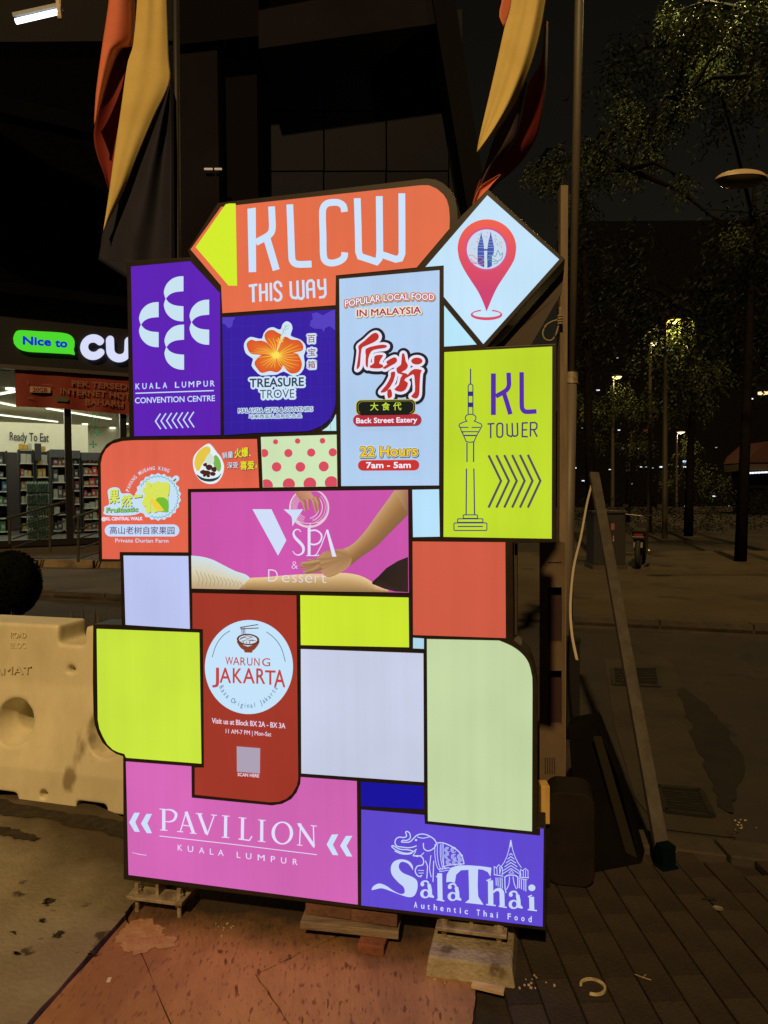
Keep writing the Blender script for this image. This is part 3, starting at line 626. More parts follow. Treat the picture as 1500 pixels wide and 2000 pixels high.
a.new('code_field', p, (170,160,180), 'blank pale square above SCAN HERE').poly([(418,1361),(621,1377),(619,1596),(420,1580)]).done()
a.new('lettering', p, (232,206,226), 'white letters SCAN HERE').text('SCAN HERE', (427,1617), (612,1630), 28, .03).done()
# ---- Pavilion
a = Art(SIGN, (.32, 230, 1480)); p = PN['pink']
for q in ([(104,333),(138,333),(110,390),(138,450),(106,448),(73,392)],[(178,340),(212,340),(184,397),(212,458),(180,457),(145,399)],[(1308,466),(1348,464),(1315,527),(1348,592),(1314,590),(1277,526)],[(1394,474),(1433,474),(1398,535),(1433,600),(1398,598),(1359,534)]):
    a.new('arrow_mark', p, (200,222,246), up=False).poly(q).done()
PW = (222,220,248)
a.new('lettering', p, PW, 'white serif letters PAVILION')
def ser(x, y, w=30): a.line([(x-w/2, y-w*.04), (x+w/2, y+w*.04)], 5)
# P
a.line([(284,312),(284,437)], 20); ser(284,439,46); a.line([(258,310),(290,311)], 5).line(cr([(290,314),(330,316),(356,335),(358,355),(345,378),(318,388),(292,385)], False, 3), [6,7,8,10,12,14,16,17,17,17,16,15,13,11,9,7,6,5,5])
# A
a.line([(420,330),(385,448)], 7).line([(420,326),(466,458)], 19).line([(398,408),(450,414)], 6); ser(384,448,38); ser(464,458,42)
# V
a.line([(500,338),(546,462)], 19).line([(592,348),(548,470)], 7); ser(500,338,42); ser(590,347,36)
# I
a.line([(662,352),(660,482)], 19); ser(662,352,46); ser(660,483,46)
# L
a.line([(765,364),(763,494)], 19); a.line([(740,362),(788,366)], 5).line([(740,492),(806,501),(822,475)], 7)
# I
a.line([(882,378),(881,506)], 19); a.line([(860,376),(905,380)], 5).line([(858,505),(904,510)], 5)
# O
a.ring(ell(1007,456,66,70,n=40), ell(1007,456,46,62,n=40))
# N
a.line([(1118,402),(1112,530)], 7).line([(1108,400),(1200,536)], 19).line([(1196,412),(1200,546)], 7).line([(1098,398),(1124,402)], 5).line([(1096,528),(1130,532)], 5).line([(1180,410),(1218,414)], 5).done()
a.new('rule', p, PW).line([(258,474),(700,524),(1218,588)], 4.5).done()
a.new('lettering', p, PW, 'small white letters KUALA LUMPUR')
for c, x, w in (('K',370,28),('U',431,33),('A',500,32),('L',566,22),('A',616,34),('L',730,22),('U',786,33),('M',858,42),('P',938,26),('U',1000,32),('R',1072,28)):
    y = 562 + (x-370)*.121; a.text(c, (x,y), (x+w,y+w*.1), 36, .004)
a.done()
a.new('scratch', p, (230,214,235)).line([(92,573),(140,585),(182,590)], [2,4,3]).done()
# ---- Sala Thai
a = Art(SIGN, (.26667, 690, 1520)); p = PN['thai']; TW = (196,212,246)
a.new('elephant_drawing', p, TW, 'white line drawing of an elephant')
E = 8
a.line(cr([(610,470),(590,440),(550,415),(510,405),(470,412),(440,440),(415,462),(380,465),(355,462),(365,450),(390,452),(418,435),(415,400),(397,386),(385,392),(392,420),(372,430),(335,428),(312,445),(308,475),(325,495),(360,500),(400,505),(440,500),(465,490)], False, 3), E)
a.line(cr([(440,530),(400,520),(340,515),(295,490),(285,498),(320,525),(380,545),(430,540),(465,515)], False, 3), E).line(cr([(305,528),(350,548),(400,552),(432,545)], False, 3), E)
a.line(cr([(515,470),(518,510),(545,528),(575,520),(600,498),(612,470)], False, 3), E).line(cr([(470,425),(510,435),(560,425)], False, 3), 6).poly(ell(461,449,9,8,n=12))
a.line(cr([(440,565),(490,565),(515,590),(510,630),(470,640),(455,680),(480,715),(505,705)], False, 3), E).line([(475,670),(520,672)], 5).line([(480,690),(518,690)], 5).line([(465,705),(500,720)], 5)
a.line([(520,540),(500,560),(470,570),(440,560),(460,530)], 6).line([(530,600),(545,640),(540,730)], 7).line(cr([(570,560),(565,600),(560,660),(572,720)], False, 3), 6).line([(590,600),(585,755)], 7)
a.line(cr([(612,470),(660,470),(720,495),(770,530),(798,570),(812,622)], False, 4), E).done()
a.new('saddle_cloth', p, TW, 'patterned cloth on the elephant')
for k, x in enumerate((600,618,640,652)): a.line(cr([(x,478),(x-2,540),(x+4,600),(x+18,650),(x+40,672-6*k)], False, 3), 5)
a.line([(625,662),(700,650),(720,668)], 5).line([(650,645),(700,632),(770,625),(815,622)], 6).line([(630,680),(700,668)], 5).line([(660,476),(664,640)], 4)
for cx, cy in ((690,520),(735,520),(690,565),(738,570),(783,570),(700,610),(748,612),(786,608)):
    for r in (6,13,20): a.line(ell(cx,cy,r,r,random.uniform(0,90),random.uniform(300,350),12), 3.4)
a.done()
a.new('temple_drawing', p, TW, 'white drawing of a temple with a spire')
a.line([(1153,448),(1140,520),(1125,570),(1105,612),(1085,640)], 5).line([(1155,448),(1168,520),(1185,570),(1205,612),(1232,650)], 5).line([(1154,448),(1154,500)], 7)
for k in range(6):
    w = 14 + k*11; y = 552 + k*22; a.line([(1155-w,y+w*.55),(1155,y-6),(1155+w,y+w*.55)], 5.5)
a.line([(1140,690),(1157,668),(1175,690),(1140,690)], 4).line([(1110,715),(1112,800),(1120,835)], 7).line([(1205,715),(1205,800)], 7).line(cr([(1112,718),(1135,705),(1180,705),(1205,718)], False, 3), 8)
a.line(cr([(1145,715),(1140,770),(1122,810)], False, 3), 6).line(cr([(1170,715),(1180,770),(1196,805)], False, 3), 6)
for x0 in (1032,1052,1072,1092): a.line([(x0,640+(x0-1032)*.1),(x0+2,700)], 5)
for x0 in (1225,1245,1262,1280): a.line([(x0,668),(x0,722)], 5)
a.line([(1030,640),(1048,652),(1066,628),(1090,650)], 5).line([(1030,700),(1100,712)], 6).line([(1222,660),(1240,672),(1260,655),(1280,672)], 5).line([(1215,718),(1286,724)], 6)
for x0 in (1046,1060,1076,1090): a.line([(x0,722),(x0+2,780+(x0-1046)*.5)], 6)
for x0 in (1218,1232,1250,1264): a.line([(x0,735),(x0,800+(x0-1218)*.5)], 6)
a.line([(1212,728),(1275,738)], 5).line([(1210,668),(1230,700),(1215,712)], 5).line([(1085,640),(1075,690)], 5).done()
a.new('lettering', p, TW, 'large white serif letters SalaThai')
# S with its long tail
a.poly(cr([(440,668),(434,630),(405,600),(350,588),(300,605),(278,645),(285,700),(330,755),(370,790),(378,830),(350,842),(300,820),(240,780),(190,765),(150,785),(137,812),(165,808),(210,800),(270,818),(340,845),(410,865),(450,852),(472,800),(468,745),(430,715),(370,690),(340,660),(338,625),(360,606),(400,618),(425,645)], True, 4))
# a l a
def small_a(x, y, k=1.0):
    a.line([(x+62*k,y-100*k),(x+70*k,y-60*k),(x+72*k,y-18*k),(x+98*k,y-6*k)], [26*k,27*k,27*k,12*k]).line(cr([(x+62*k,y-96*k),(x+50*k,y-122*k),(x+22*k,y-122*k),(x+6*k,y-105*k)], False, 3), [14*k,13*k,12*k,12*k,12*k,12*k,13*k,14*k,16*k,18*k]).poly(ell(x+14*k,y-100*k,14*k,14*k,n=12))
    a.ring(ell(x+34*k,y-32*k,36*k,33*k,n=24), ell(x+38*k,y-32*k,17*k,22*k,n=24))
small_a(494,872,1.0); small_a(694,892,1.0); small_a(1140,950,1.02)
a.line([(634,690),(638,885)], 36).line([(608,716),(640,700)], 9).line([(612,882),(668,892)], 10)
# T
a.poly(cr([(682,755),(686,700),(715,650),(770,632),(850,632),(930,638),(985,645),(1012,650),(1006,715),(985,680),(950,664),(915,660),(912,780),(916,860),(955,920),(820,905),(850,880),(848,780),(845,665),(790,668),(755,700),(745,760),(715,752)], True, 1))
# h
a.line([(1006,742),(1008,920)], 38).line([(976,745),(1010,730)], 9).line([(974,918),(1044,926)], 10).line(cr([(1026,830),(1045,812),(1072,810),(1088,830),(1090,870),(1092,930)], False, 3), [14,15,16,18,20,24,28,30,32,34,35,36,36,36,36,36]).line([(1066,930),(1124,940)], 10)
# i
a.line([(1306,862),(1308,958)], 36).line([(1280,862),(1308,850)], 9).line([(1278,955),(1345,963)], 10).poly(ell(1308,796,26,24,n=20)).done()
a.new('lettering', p, (206,216,246), 'small white letters Authentic Thai Food')
sx = [448,500,546,592,640,690,738,782,818,0,906,956,1004,1052,0,1132,1182,1232,1284]
for c, x in zip('Authentic Thai Food', sx):
    if c == ' ': continue
    y = 940 + (x-448)*.121; w = {'i': 7, 't': 15}.get(c, 22)
    a.text(c, (x,y), (x+w,y+w*.1), 42, .022)
a.done()
# ================================================================ GROUND
CONC = MAT('old_concrete', (.31, .275, .20), .9, c2=(.21, .18, .125), scale=1.6, bump=.5, bscale=60, c3=(.05, .04, .025), s3=9, t3=.64)
TERR = MAT('stamped_orange_concrete', (.43, .225, .105), .75, c2=(.27, .125, .062), scale=2.2, bump=.8, bscale=45, stretch=(1.2, .35, 1), c3=(.19, .09, .048), s3=75, t3=.59, spec=.5)
def dirt_band(m, a, b, c, lo, hi, dirt, amp=.16, sc=7):
    """ground-in dirt where a*x + b*y + c (metres) passes from lo to hi, ragged by noise"""
    n = m.node_tree; L = n.links.new; p = n.nodes['Principled BSDF']; src = p.inputs['Base Color'].links[0].from_socket
    tc = n.nodes.new('ShaderNodeTexCoord'); vm = n.nodes.new('ShaderNodeVectorMath'); vm.operation = 'DOT_PRODUCT'; vm.inputs[1].default_value = (a, b, 0); L(tc.outputs['Object'], vm.inputs[0])
    ns = n.nodes.new('ShaderNodeTexNoise'); ns.inputs['Scale'].default_value = sc; ns.inputs['Detail'].default_value = 8; ns.inputs['Roughness'].default_value = .7; L(tc.outputs['Object'], ns.inputs['Vector'])
    m1 = n.nodes.new('ShaderNodeMath'); m1.operation = 'MULTIPLY_ADD'; L(ns.outputs[0], m1.inputs[0]); m1.inputs[1].default_value = amp * 2; m1.inputs[2].default_value = c - amp
    m2 = n.nodes.new('ShaderNodeMath'); m2.operation = 'ADD'; L(vm.outputs['Value'], m2.inputs[0]); L(m1.outputs[0], m2.inputs[1])
    mr = n.nodes.new('ShaderNodeMapRange'); mr.inputs[1].default_value = lo; mr.inputs[2].default_value = hi; L(m2.outputs[0], mr.inputs[0])
    mx = n.nodes.new('ShaderNodeMix'); mx.data_type = 'RGBA'; L(src, mx.inputs[6]); mx.inputs[7].default_value = (*dirt, 1); L(mr.outputs[0], mx.inputs[0]); L(mx.outputs[2], p.inputs['Base Color'])
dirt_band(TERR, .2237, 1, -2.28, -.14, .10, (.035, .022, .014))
dirt_band(TERR, 1, .05, -.10, .10, .45, (.16, .085, .045), .25, 5)
dirt_band(CONC, .62, .78, -1.39, -.16, .16, (.075, .058, .034), .20, 4)
JOINT = MAT('dark_joint_dirt', (.018, .014, .01), .95, c2=(.03, .022, .014), scale=20, bump=.4)
ASPH = MAT('asphalt', (.026, .023, .019), .9, c2=(.038, .033, .026), scale=.8, bump=.8, bscale=160, c3=(.02,.018,.015), s3=5, t3=.6)
PAVE = MAT('dark_brick_paver', (.034, .024, .016), .85, c2=(.020, .015, .011), scale=3, bump=.6, bscale=90)
PAVE2 = MAT('dark_brick_paver_worn', (.039, .028, .018), .85, c2=(.023, .017, .012), scale=3, bump=.6, bscale=90)
FARP = MAT('sandy_pavement', (.070, .052, .029), .9, c2=(.042, .032, .018), scale=.5, bump=.4, bscale=40, c3=(.03,.024,.015), s3=1.3, t3=.6)
KERB = MAT('kerb_concrete', (.050, .040, .027), .85, c2=(.030, .025, .018), scale=4, bump=.5, bscale=50)
def sheet(name, pts, z, mat, th=0, sub=0, kind='structure', parent=None, lab=None):
    m = MB(); pts = [Vector((p[0], p[1], z)) for p in pts]
    if th: m.prism(pts, (0, 0, -th))
    else: m.add(pts, [tuple(range(len(pts)))])
    o = m.build(name, mat, parent)
    if kind: o['kind'] = kind
    if lab: o['label'] = lab
    return o
def G2(L, z=0): return [gr(x, y, z) for x, y in L]
K1a, K1b = gr(1290, 1626), gr(1500, 1650)
kd = (K1b - K1a).normalized()
def K1(x): return K1a + kd * ((x - K1a.x) / kd.x)
K2a, K2b = gr(1150, 1207, 0), gr(1500, 1224, 0); kd2 = (K2b - K2a).normalized()
def K2(x): return K2a + kd2 * ((x - K2a.x) / kd2.x)
# one sheet to the horizon, everything else lies on it
sheet('ground', [(-150,-8),(150,-8),(150,160),(-150,160)], -.13, ASPH)
road = sheet('road', [K1(-12), K1(14), K2(14), K2(-12)], -.12, ASPH)
pv = sheet('pavement', [Vector((-12,-6,0)), Vector((14,-6,0)), K1(14), K1(-12)], -.034, JOINT)
fp = sheet('far_pavement', [K2(-12) + Vector((0,.16,0)), K2(14) + Vector((0,.16,0)), Vector((30,16.5,0)), Vector((-12,17,0))], 0, FARP, th=.12)
# kerb stones
kerb = sheet('kerb', [K1(-12), K1(14), K1(14) + Vector((0,.04,0)), K1(-12) + Vector((0,.04,0))], -.06, KERB, th=.06)
x = -7.0; first = None
while x < 9:
    a0, a1 = K1(x) - Vector((0,.15,0)), K1(x + .585) - Vector((0,.15,0)); a2, a3 = K1(x+.585), K1(x)
    if x > .4:
        m = MB(); m.prism([Vector((q.x, q.y, .004 + random.uniform(-.002,.002))) for q in (a0,a1,a2,a3)], (0,0,-.11)); m.build('kerb_stone', KERB, kerb, bevel=.006)
    x += .6
far_kerb = sheet('far_kerb', [K2(-12), K2(14), K2(14) + Vector((0,.15,0)), K2(-12) + Vector((0,.15,0))], -.05, KERB, th=.07)
x = -5.0
while x < 8:
    q = [K2(x), K2(x+.885), K2(x+.885) + Vector((0,.15,0)), K2(x) + Vector((0,.15,0))]
    m = MB(); m.prism([Vector((v.x, v.y, .012)) for v in q], (0,0,-.1)); m.build('kerb_stone', KERB, far_kerb); x += .9
# stamped slabs under the sign
slabs = [[(246,1796),(62,2003),(-40,2120),(400,2170),(332,2000)],
 [(250,1793),(335,1998),(404,2168),(640,2150),(564,2003),(498,1902),(622,1845),(700,1808),(640,1752),(300,1718)],
 [(501,1903),(568,2001),(643,2150),(925,2150),(921,2000),(928,1940),(935,1820),(938,1760),(645,1750),(703,1810),(624,1846)]]
slab_base = sheet('forecourt', G2([(62,2003),(-40,2125),(925,2152),(928,1940),(938,1755),(300,1712),(246,1790)], 0), -.02, JOINT)
def wob(L, n=6, amp=.004):
    P = G2(L); out = []
    for i in range(len(P)):
        a, b = P[i], P[(i+1) % len(P)]
        for k in range(n):
            q = a.lerp(b, k / n); out.append(q + (Vector((random.uniform(-amp, amp), random.uniform(-amp, amp), 0)) if k else Vector()))
    return out
for L in slabs:
    m = MB(); m.prism(wob(L), (0, 0, -.03)); m.build('slab', TERR, slab_base)
cb = [(56,2003),(240,1797),(268,1758),(285,1716),(330,1640),(150,1560),(-700,1545),(-900,2100),(-60,2130)]
m = MB(); m.prism([v + Vector((0,0,.012)) for v in wob(cb, 8, .004)], (0, 0, -.045)); tag(m.build('concrete_apron', CONC), kind='structure')
DIRT = MAT('black_dirt', (.022, .018, .01), 1, c2=(.045, .036, .018), scale=24, bump=.8, bscale=70)
def patch(name, L, z=.0165, mat=None, parent=None):
    m = MB(); P = [Vector((p[0], p[1], z)) for p in (wob([q for q in L], 5, .010) if z > -.05 else [gr(x, y, z) + Vector((random.uniform(-.02,.02), random.uniform(-.03,.03), 0)) for x, y in cr(L, True, 4)])]; m.add(P, [tuple(range(len(P)))])
    o = m.build(name, mat or DIRT, parent); o['kind'] = 'stuff'; return o
patch('dirt_strip', [(-10,1565),(90,1588),(170,1598),(250,1612),(250,1652),(190,1628),(140,1622),(100,1606),(40,1602),(-10,1596)])
patch('dirt_streak', [(-10,1622),(30,1626),(55,1634),(80,1644),(60,1650),(25,1642),(-10,1638)])
patch('dirt_stain', [(86,1766),(98,1763),(106,1767),(96,1776),(88,1775)])
for pts in ([(76,1806),(88,1803),(90,1808),(80,1812)],[(110,1832),(125,1830),(118,1840),(104,1838)],[(28,1868),(38,1872),(30,1876)],[(20,1830),(28,1828),(30,1836)],[(170,1872),(188,1869),(182,1877)]): patch('dirt_stain', pts, .018)
SPOT = MAT('brown_pit', (.12, .055, .03), .9, c2=(.2, .09, .045), scale=60)
for i, (px, py, w, h) in enumerate(((430,1858,9,3),(505,1897,5,5),(566,1868,5,4),(548,1822,5,3),(676,1885,5,5),(772,1902,6,4),(405,1812,5,2),(440,1878,4,6),(300,1930,4,6),(462,1930,4,7),(640,1960,3,8),(700,1930,3,7),(590,1990,3,7),(790,1970,4,6),(860,1985,3,7))):
    P_ = [gr(px+w*.6*math.cos(t), py+h*1.3*math.sin(t), .0025) for t in (0,1.2,2.2,3.3,4.2,5.3)]; m = MB(); m.add([q + Vector((random.uniform(-.002,.002), random.uniform(-.002,.002), 0)) for q in P_], [tuple(range(6))]); m.build('dirt_stain', SPOT)['kind'] = 'stuff'
# pale cement smear and painted road shadow under the sign
SMEAR = MAT('cement_smear', (.42, .26, .15), .9, c2=(.36, .185, .088), scale=22, bump=.4)
patch('cement_smear', [(255,1800),(290,1795),(318,1812),(320,1830),(345,1832),(340,1850),(300,1852),(262,1868),(240,1852),(226,1838),(240,1815)], .0022, SMEAR)
ROAD_SHADE = MAT('painted_road_shadow', (.008,.007,.006), .8, c2=(.014,.012,.010), scale=6)
patch('painted_road_shadow', [(1325,1345),(1352,1352),(1385,1385),(1420,1430),(1452,1490),(1448,1545),(1425,1585),(1400,1570),(1392,1530),(1370,1480),(1352,1430),(1338,1390)], -.1075, ROAD_SHADE)  # dark patch paints the shadow band lying across the road
# dark brick pavers on the right, laid in rows that run away from the camera
pd = (gr(1330, 1790) - gr(1480, 1990)).normalized(); pn = Vector((pd.y, -pd.x, 0))
base = gr(1405, 1900); cnt = 0
kerbn = Vector((-kd.y, kd.x, 0))
edge = [gr(925, 2152), gr(929, 1940), gr(940, 1750)]
def paver_ok(c):
    if (c - K1a).dot(kerbn) > -.22: return False
    # right of the forecourt's edge
    t = (c.y - edge[0].y) / (edge[2].y - edge[0].y); ex = edge[0].x + (edge[2].x - edge[0].x) * t
    if c.x < ex + .04: return False
    q = R.T @ np.array([c.x, c.y, c.z - CAMH]); px = 750 + F*q[0]/q[2]; py = 1000 - F*q[1]/q[2]
    return q[2] > .2 and -80 < px < 1600 and py < 2120
pvr = []
PL, PWD = .215, .105
mesh_pav = []
for k in range(5):
    m = MB(); m.box((0, 0, -.0125), (PWD - .007, PL - .007, .025)); o = m.build('p', [PAVE, PAVE2][k % 2]); mesh_pav.append(o.data); bpy.data.objects.remove(o)
for i in range(-24, 24):
    for j in range(-14, 24):
        c = base + pn * (i * PWD) + pd * (j * PL + (i % 2) * PL / 2)
        if paver_ok(c): pvr.append(c)
pvr.sort(key=lambda c: (c - Vector((0, 0, 0))).length); ang = math.atan2(pd.y, pd.x) - math.pi / 2
for c in pvr[:300]:
    o = bpy.data.objects.new('paver', random.choice(mesh_pav)); COL.objects.link(o); o.location = (c.x, c.y, random.uniform(-.003, .001)); o.rotation_euler = (random.uniform(-.006,.006), random.uniform(-.006,.006), ang)
    o.parent = pv
if len(pvr) > 300:
    m = MB()
    for c in pvr[300:]: m.box((c.x, c.y, -.0125 + random.uniform(-.003,.001)), (PWD-.007, PL-.007, .025), ang)
    m.build('pavers', PAVE, pv)['kind'] = 'stuff'
# worn concrete gutter and grates in the road by the kerb
GUT = MAT('gutter_concrete', (.038, .031, .021), .9, c2=(.026, .021, .014), scale=2.5, bump=.6, bscale=40)
gut = sheet('gutter', G2([(1180,1290),(1290,1283),(1315,1300),(1335,1345),(1350,1400),(1372,1440),(1390,1490),(1410,1545),(1425,1600),(1440,1640),(1290,1622),(1240,1560),(1200,1420)], -.12), -.112, GUT)
GRATE = MAT('cast_iron', (.02, .018, .016), .6, .6)
def grate(pxs, lab, nb):
    P = G2(pxs, -.11); g = empty('drain_grate', P[0].lerp(P[2], .5), lab, 'drain grate', 'drain grates in the gutter')
    m = MB(); m.prism(P, (0, 0, -.008)); m.build('pit', MAT('black_void', (.004,.004,.004), 1), g)
    m = MB()
    for i in range(4): m.bar(P[i] + Vector((0,0,.006)), P[(i+1) % 4] + Vector((0,0,.006)), .03, .014)
    m.build('grate_frame', GRATE, g)
    for k in range(nb):
        t = (k + .5) / nb; m = MB(); m.bar(P[0].lerp(P[3], t) + Vector((0,0,.004)), P[1].lerp(P[2], t) + Vector((0,0,.004)), .012, .012); m.build('grate_bar', GRATE, g)
grate([(1196,1308),(1285,1306),(1288,1342),(1198,1338)], 'square drain opening in the gutter farther from the pavers', 6)
grate([(1284,1538),(1368,1545),(1392,1596),(1300,1586)], 'long slatted drain grate in the gutter beside the pavers', 9)
# ================================================================ THINGS UNDER AND BEHIND THE SIGN
GALV = MAT('galvanised_steel', (.42, .36, .27), .55, .3, c2=(.20, .15, .10), scale=18, bump=.2)
BLOCK = MAT('cast_block_concrete', (.36, .31, .22), .9, c2=(.20, .165, .115), scale=7, bump=.8, bscale=70, c3=(.12,.09,.06), s3=14, t3=.64)
syaw = math.atan2(SU[1], SU[0])
def pt_behind(px, py, back): v = SIGN.p(px, py, -back); return Vector(v)
def base_plate(cx, zc, w, dpt, lab, sup):
    g = empty('base_plate', (cx.x, cx.y, sup), lab, 'base plate', 'steel base plates under the sign')
    T = Matrix.Translation((cx.x, cx.y, zc)) @ Matrix.Rotation(syaw, 4, 'Z')
    m = MB(); m.box((0,0,0), (w, dpt, .012), M=T); m.build('plate', GALV, g, bevel=.0015)
    for sx in (-1, 1):
        for sy in (-1, 1):
            p = T @ Vector((sx*(w/2-.025), sy*(dpt/2-.03), 0)); m = MB()
            m.lathe([(0, -zc+sup-.0), (.008, -zc+sup), (.008, .038), (0, .038)], p, 8)
            m.lathe([(0,.007),(.016,.007),(.016,.019),(0,.019)], p, 6).lathe([(0,-.02),(.017,-.02),(.017,-.007),(0,-.007)], p, 6).lathe([(0,.0062),(.021,.0062),(.021,.0085),(0,.0085)], p, 14)
            m.build('anchor_bolt', GALV, g)
    m = MB(); m.box((0, .0, .035), (.012, dpt*.75, .058), M=T).box((0, -.01, .060), (.085, dpt*.7, .008), M=T).box((0,.02,.045),(.07,.012,.078),M=T); m.build('stem', GALV, g, bevel=.001)
    return g
c1 = gr(936, 1880); c1 = Vector((.285, 2.30, 0))
blk = MB()
T = Matrix.Translation((c1.x-.004, c1.y-.04, .03)) @ Matrix.Rotation(syaw, 4, 'Z')
bt, bb = .128, .137
vs = [T @ Vector((sx*b_, sy*(b_+.01), z)) for z, b_ in ((-.035, bb), (.028, bt)) for sx, sy in ((-1,-1),(1,-1),(1,1),(-1,1))]
blk.add(vs, [(0,1,2,3),(4,5,6,7),(0,1,5,4),(1,2,6,5),(2,3,7,6),(3,0,4,7)])
o = blk.build('footing_block', BLOCK, bevel=.006); origin_to(o, (c1.x, c1.y, 0)); tag(o, 'rough concrete footing block under the right base plate of the sign', 'concrete block')
base_plate(c1, .098, .225, .20, 'right steel base plate of the sign, bolted above a concrete block', .058)
base_plate(Vector((-.80, 2.545, 0)), .062, .215, .19, 'left steel base plate of the sign, bolted low over the slabs', .0)
BRK = MAT('brown_brick', (.17, .085, .055), .85, c2=(.11, .055, .04), scale=8, bump=.6, bscale=60)
BRK2 = MAT('red_brick', (.26, .09, .05), .85, c2=(.17, .06, .035), scale=8, bump=.6, bscale=60)
def brick(c, size, rz, lab, mat, cat='brick', grp=None, name='loose_brick'):
    m = MB(); m.box((0,0,0), size, rz); o = m.build(name, mat, bevel=.004); o.location = c; return tag(o, lab, cat, grp)
q0 = SIGN.p(636, 1795, -.06); q1 = SIGN.p(715, 1800, -.06)
brick((q0[0]+.005, q0[1], .092), (.160, .10, .045), syaw, 'brown brick on the left under the middle of the sign, on a pale board', BRK, grp='bricks propping the sign')
brick((q1[0]+.022, q1[1], .086), (.160, .10, .045), syaw, 'brown brick beside the left one under the middle of the sign, on a pale board', BRK, grp='bricks propping the sign')
m = MB(); m.bar((q0[0]-.09, q0[1]-.012, .058), (q1[0]+.10, q1[1]-.02, .044), .12, .026); o = m.build('wooden_board', MAT('grey_board', (.24,.19,.14), .8, c2=(.14,.10,.07), scale=3, stretch=(2,14,14), bump=.3), bevel=.002); origin_to(o, (q0[0], q0[1], .09)); tag(o, 'pale board lying tilted on a red brick under the sign', 'board')
qb = gr(730, 1868); brick((qb.x, qb.y + .055, .015), (.088, .10, .034), syaw, 'red brick standing on the ground under the right end of the pale board', BRK2, grp='bricks propping the sign')
# shim, ring, litter
WOOD = MAT('pale_wood', (.55, .42, .26), .7, c2=(.42, .3, .18), scale=4, stretch=(2,20,20))
m = MB(); m.bar(gr(922,1922,.012), gr(985,1937,.012), .022, .012); o = m.build('wood_offcut', WOOD, bevel=.001); origin_to(o, gr(952,1930)); tag(o, 'pale wooden offcut lying in front of the concrete block', 'wood strip')
c = gr(1158, 1930); m = MB()
th = [math.radians(t) for t in np.linspace(-120, 170, 28)]
vs = []; fs = []
for t in th:
    for r, z in ((.030,.002),(.037,.002),(.037,.008),(.030,.008)): vs.append((r*1.05*math.cos(t), r*math.sin(t), z))
for i in range(27):
    for k in range(4): fs.append((i*4+k, i*4+(k+1)%4, (i+1)*4+(k+1)%4, (i+1)*4+k))
m.add(vs, fs + [(3,2,1,0), (108,109,110,111)]); o = m.build('plastic_ring', MAT('yellowed_plastic', (.62,.52,.34), .5, c2=(.3,.24,.15), scale=30)); o.location = (c.x, c.y, 0); tag(o, 'broken pale plastic ring lying on the dark pavers', 'ring')
c = gr(213, 1915); m = MB(); m.box((0,0,.002), (.012,.022,.0012), .1); o = m.build('paper_scrap', MAT('paper', (.6,.5,.38), .8)); o.location = c; tag(o, 'tiny pale paper tag lying on the orange slab', 'paper scrap')
m = MB(); m.lathe([(0,.006),(.016,.006),(.02,.003),(.02,.0)], (0,0,0), 16); o = m.build('crushed_can_lid', MAT('bright_metal', (.8,.7,.55), .25, .9)); o.location = gr(1402,1775); o.rotation_euler = (-.25,.1,0); tag(o, 'shiny crushed can lid lying on the pavers', 'can lid')
m = MB(); m.add([(-.03,0,.003),(0,.012,.006),(.035,.006,.003),(.02,-.01,.003),(-.01,-.012,.006)], [(0,1,2,3,4)]); o = m.build('dry_leaf', MAT('black_leaf', (.012,.011,.008), .8)); o.location = gr(1385,1757); tag(o, 'dark dead leaf beside the shiny can lid', 'leaf')
m = MB(); m.tube([gr(1240,1903,.004), gr(1255,1909,.006), gr(1272,1914,.004)], .0017, 5).tube([gr(1255,1909,.005), gr(1262,1903,.004)], .0013, 5); o = m.build('twig', MAT('dry_twig', (.3,.22,.14), .8)); origin_to(o, gr(1255,1909)); tag(o, 'thin dry twig lying on the pavers', 'twig')
CRUMB = MAT('crumbs', (.45,.36,.25), .9); m = MB()
for k in range(46):
    px, py = random.choice([(1035,1920,34,22),(438,1815,26,10),(1290,1650,30,10),(1452,1615,14,8),(860,1905,40,12)])[:2]; px += random.gauss(0, 16); py += random.gauss(0, 7); c = gr(px, py, .003); r = random.uniform(.0015,.004); m.box(c, (r*2, r*1.5, r), random.random()*3)
tag(m.build('grit', CRUMB), kind='stuff')
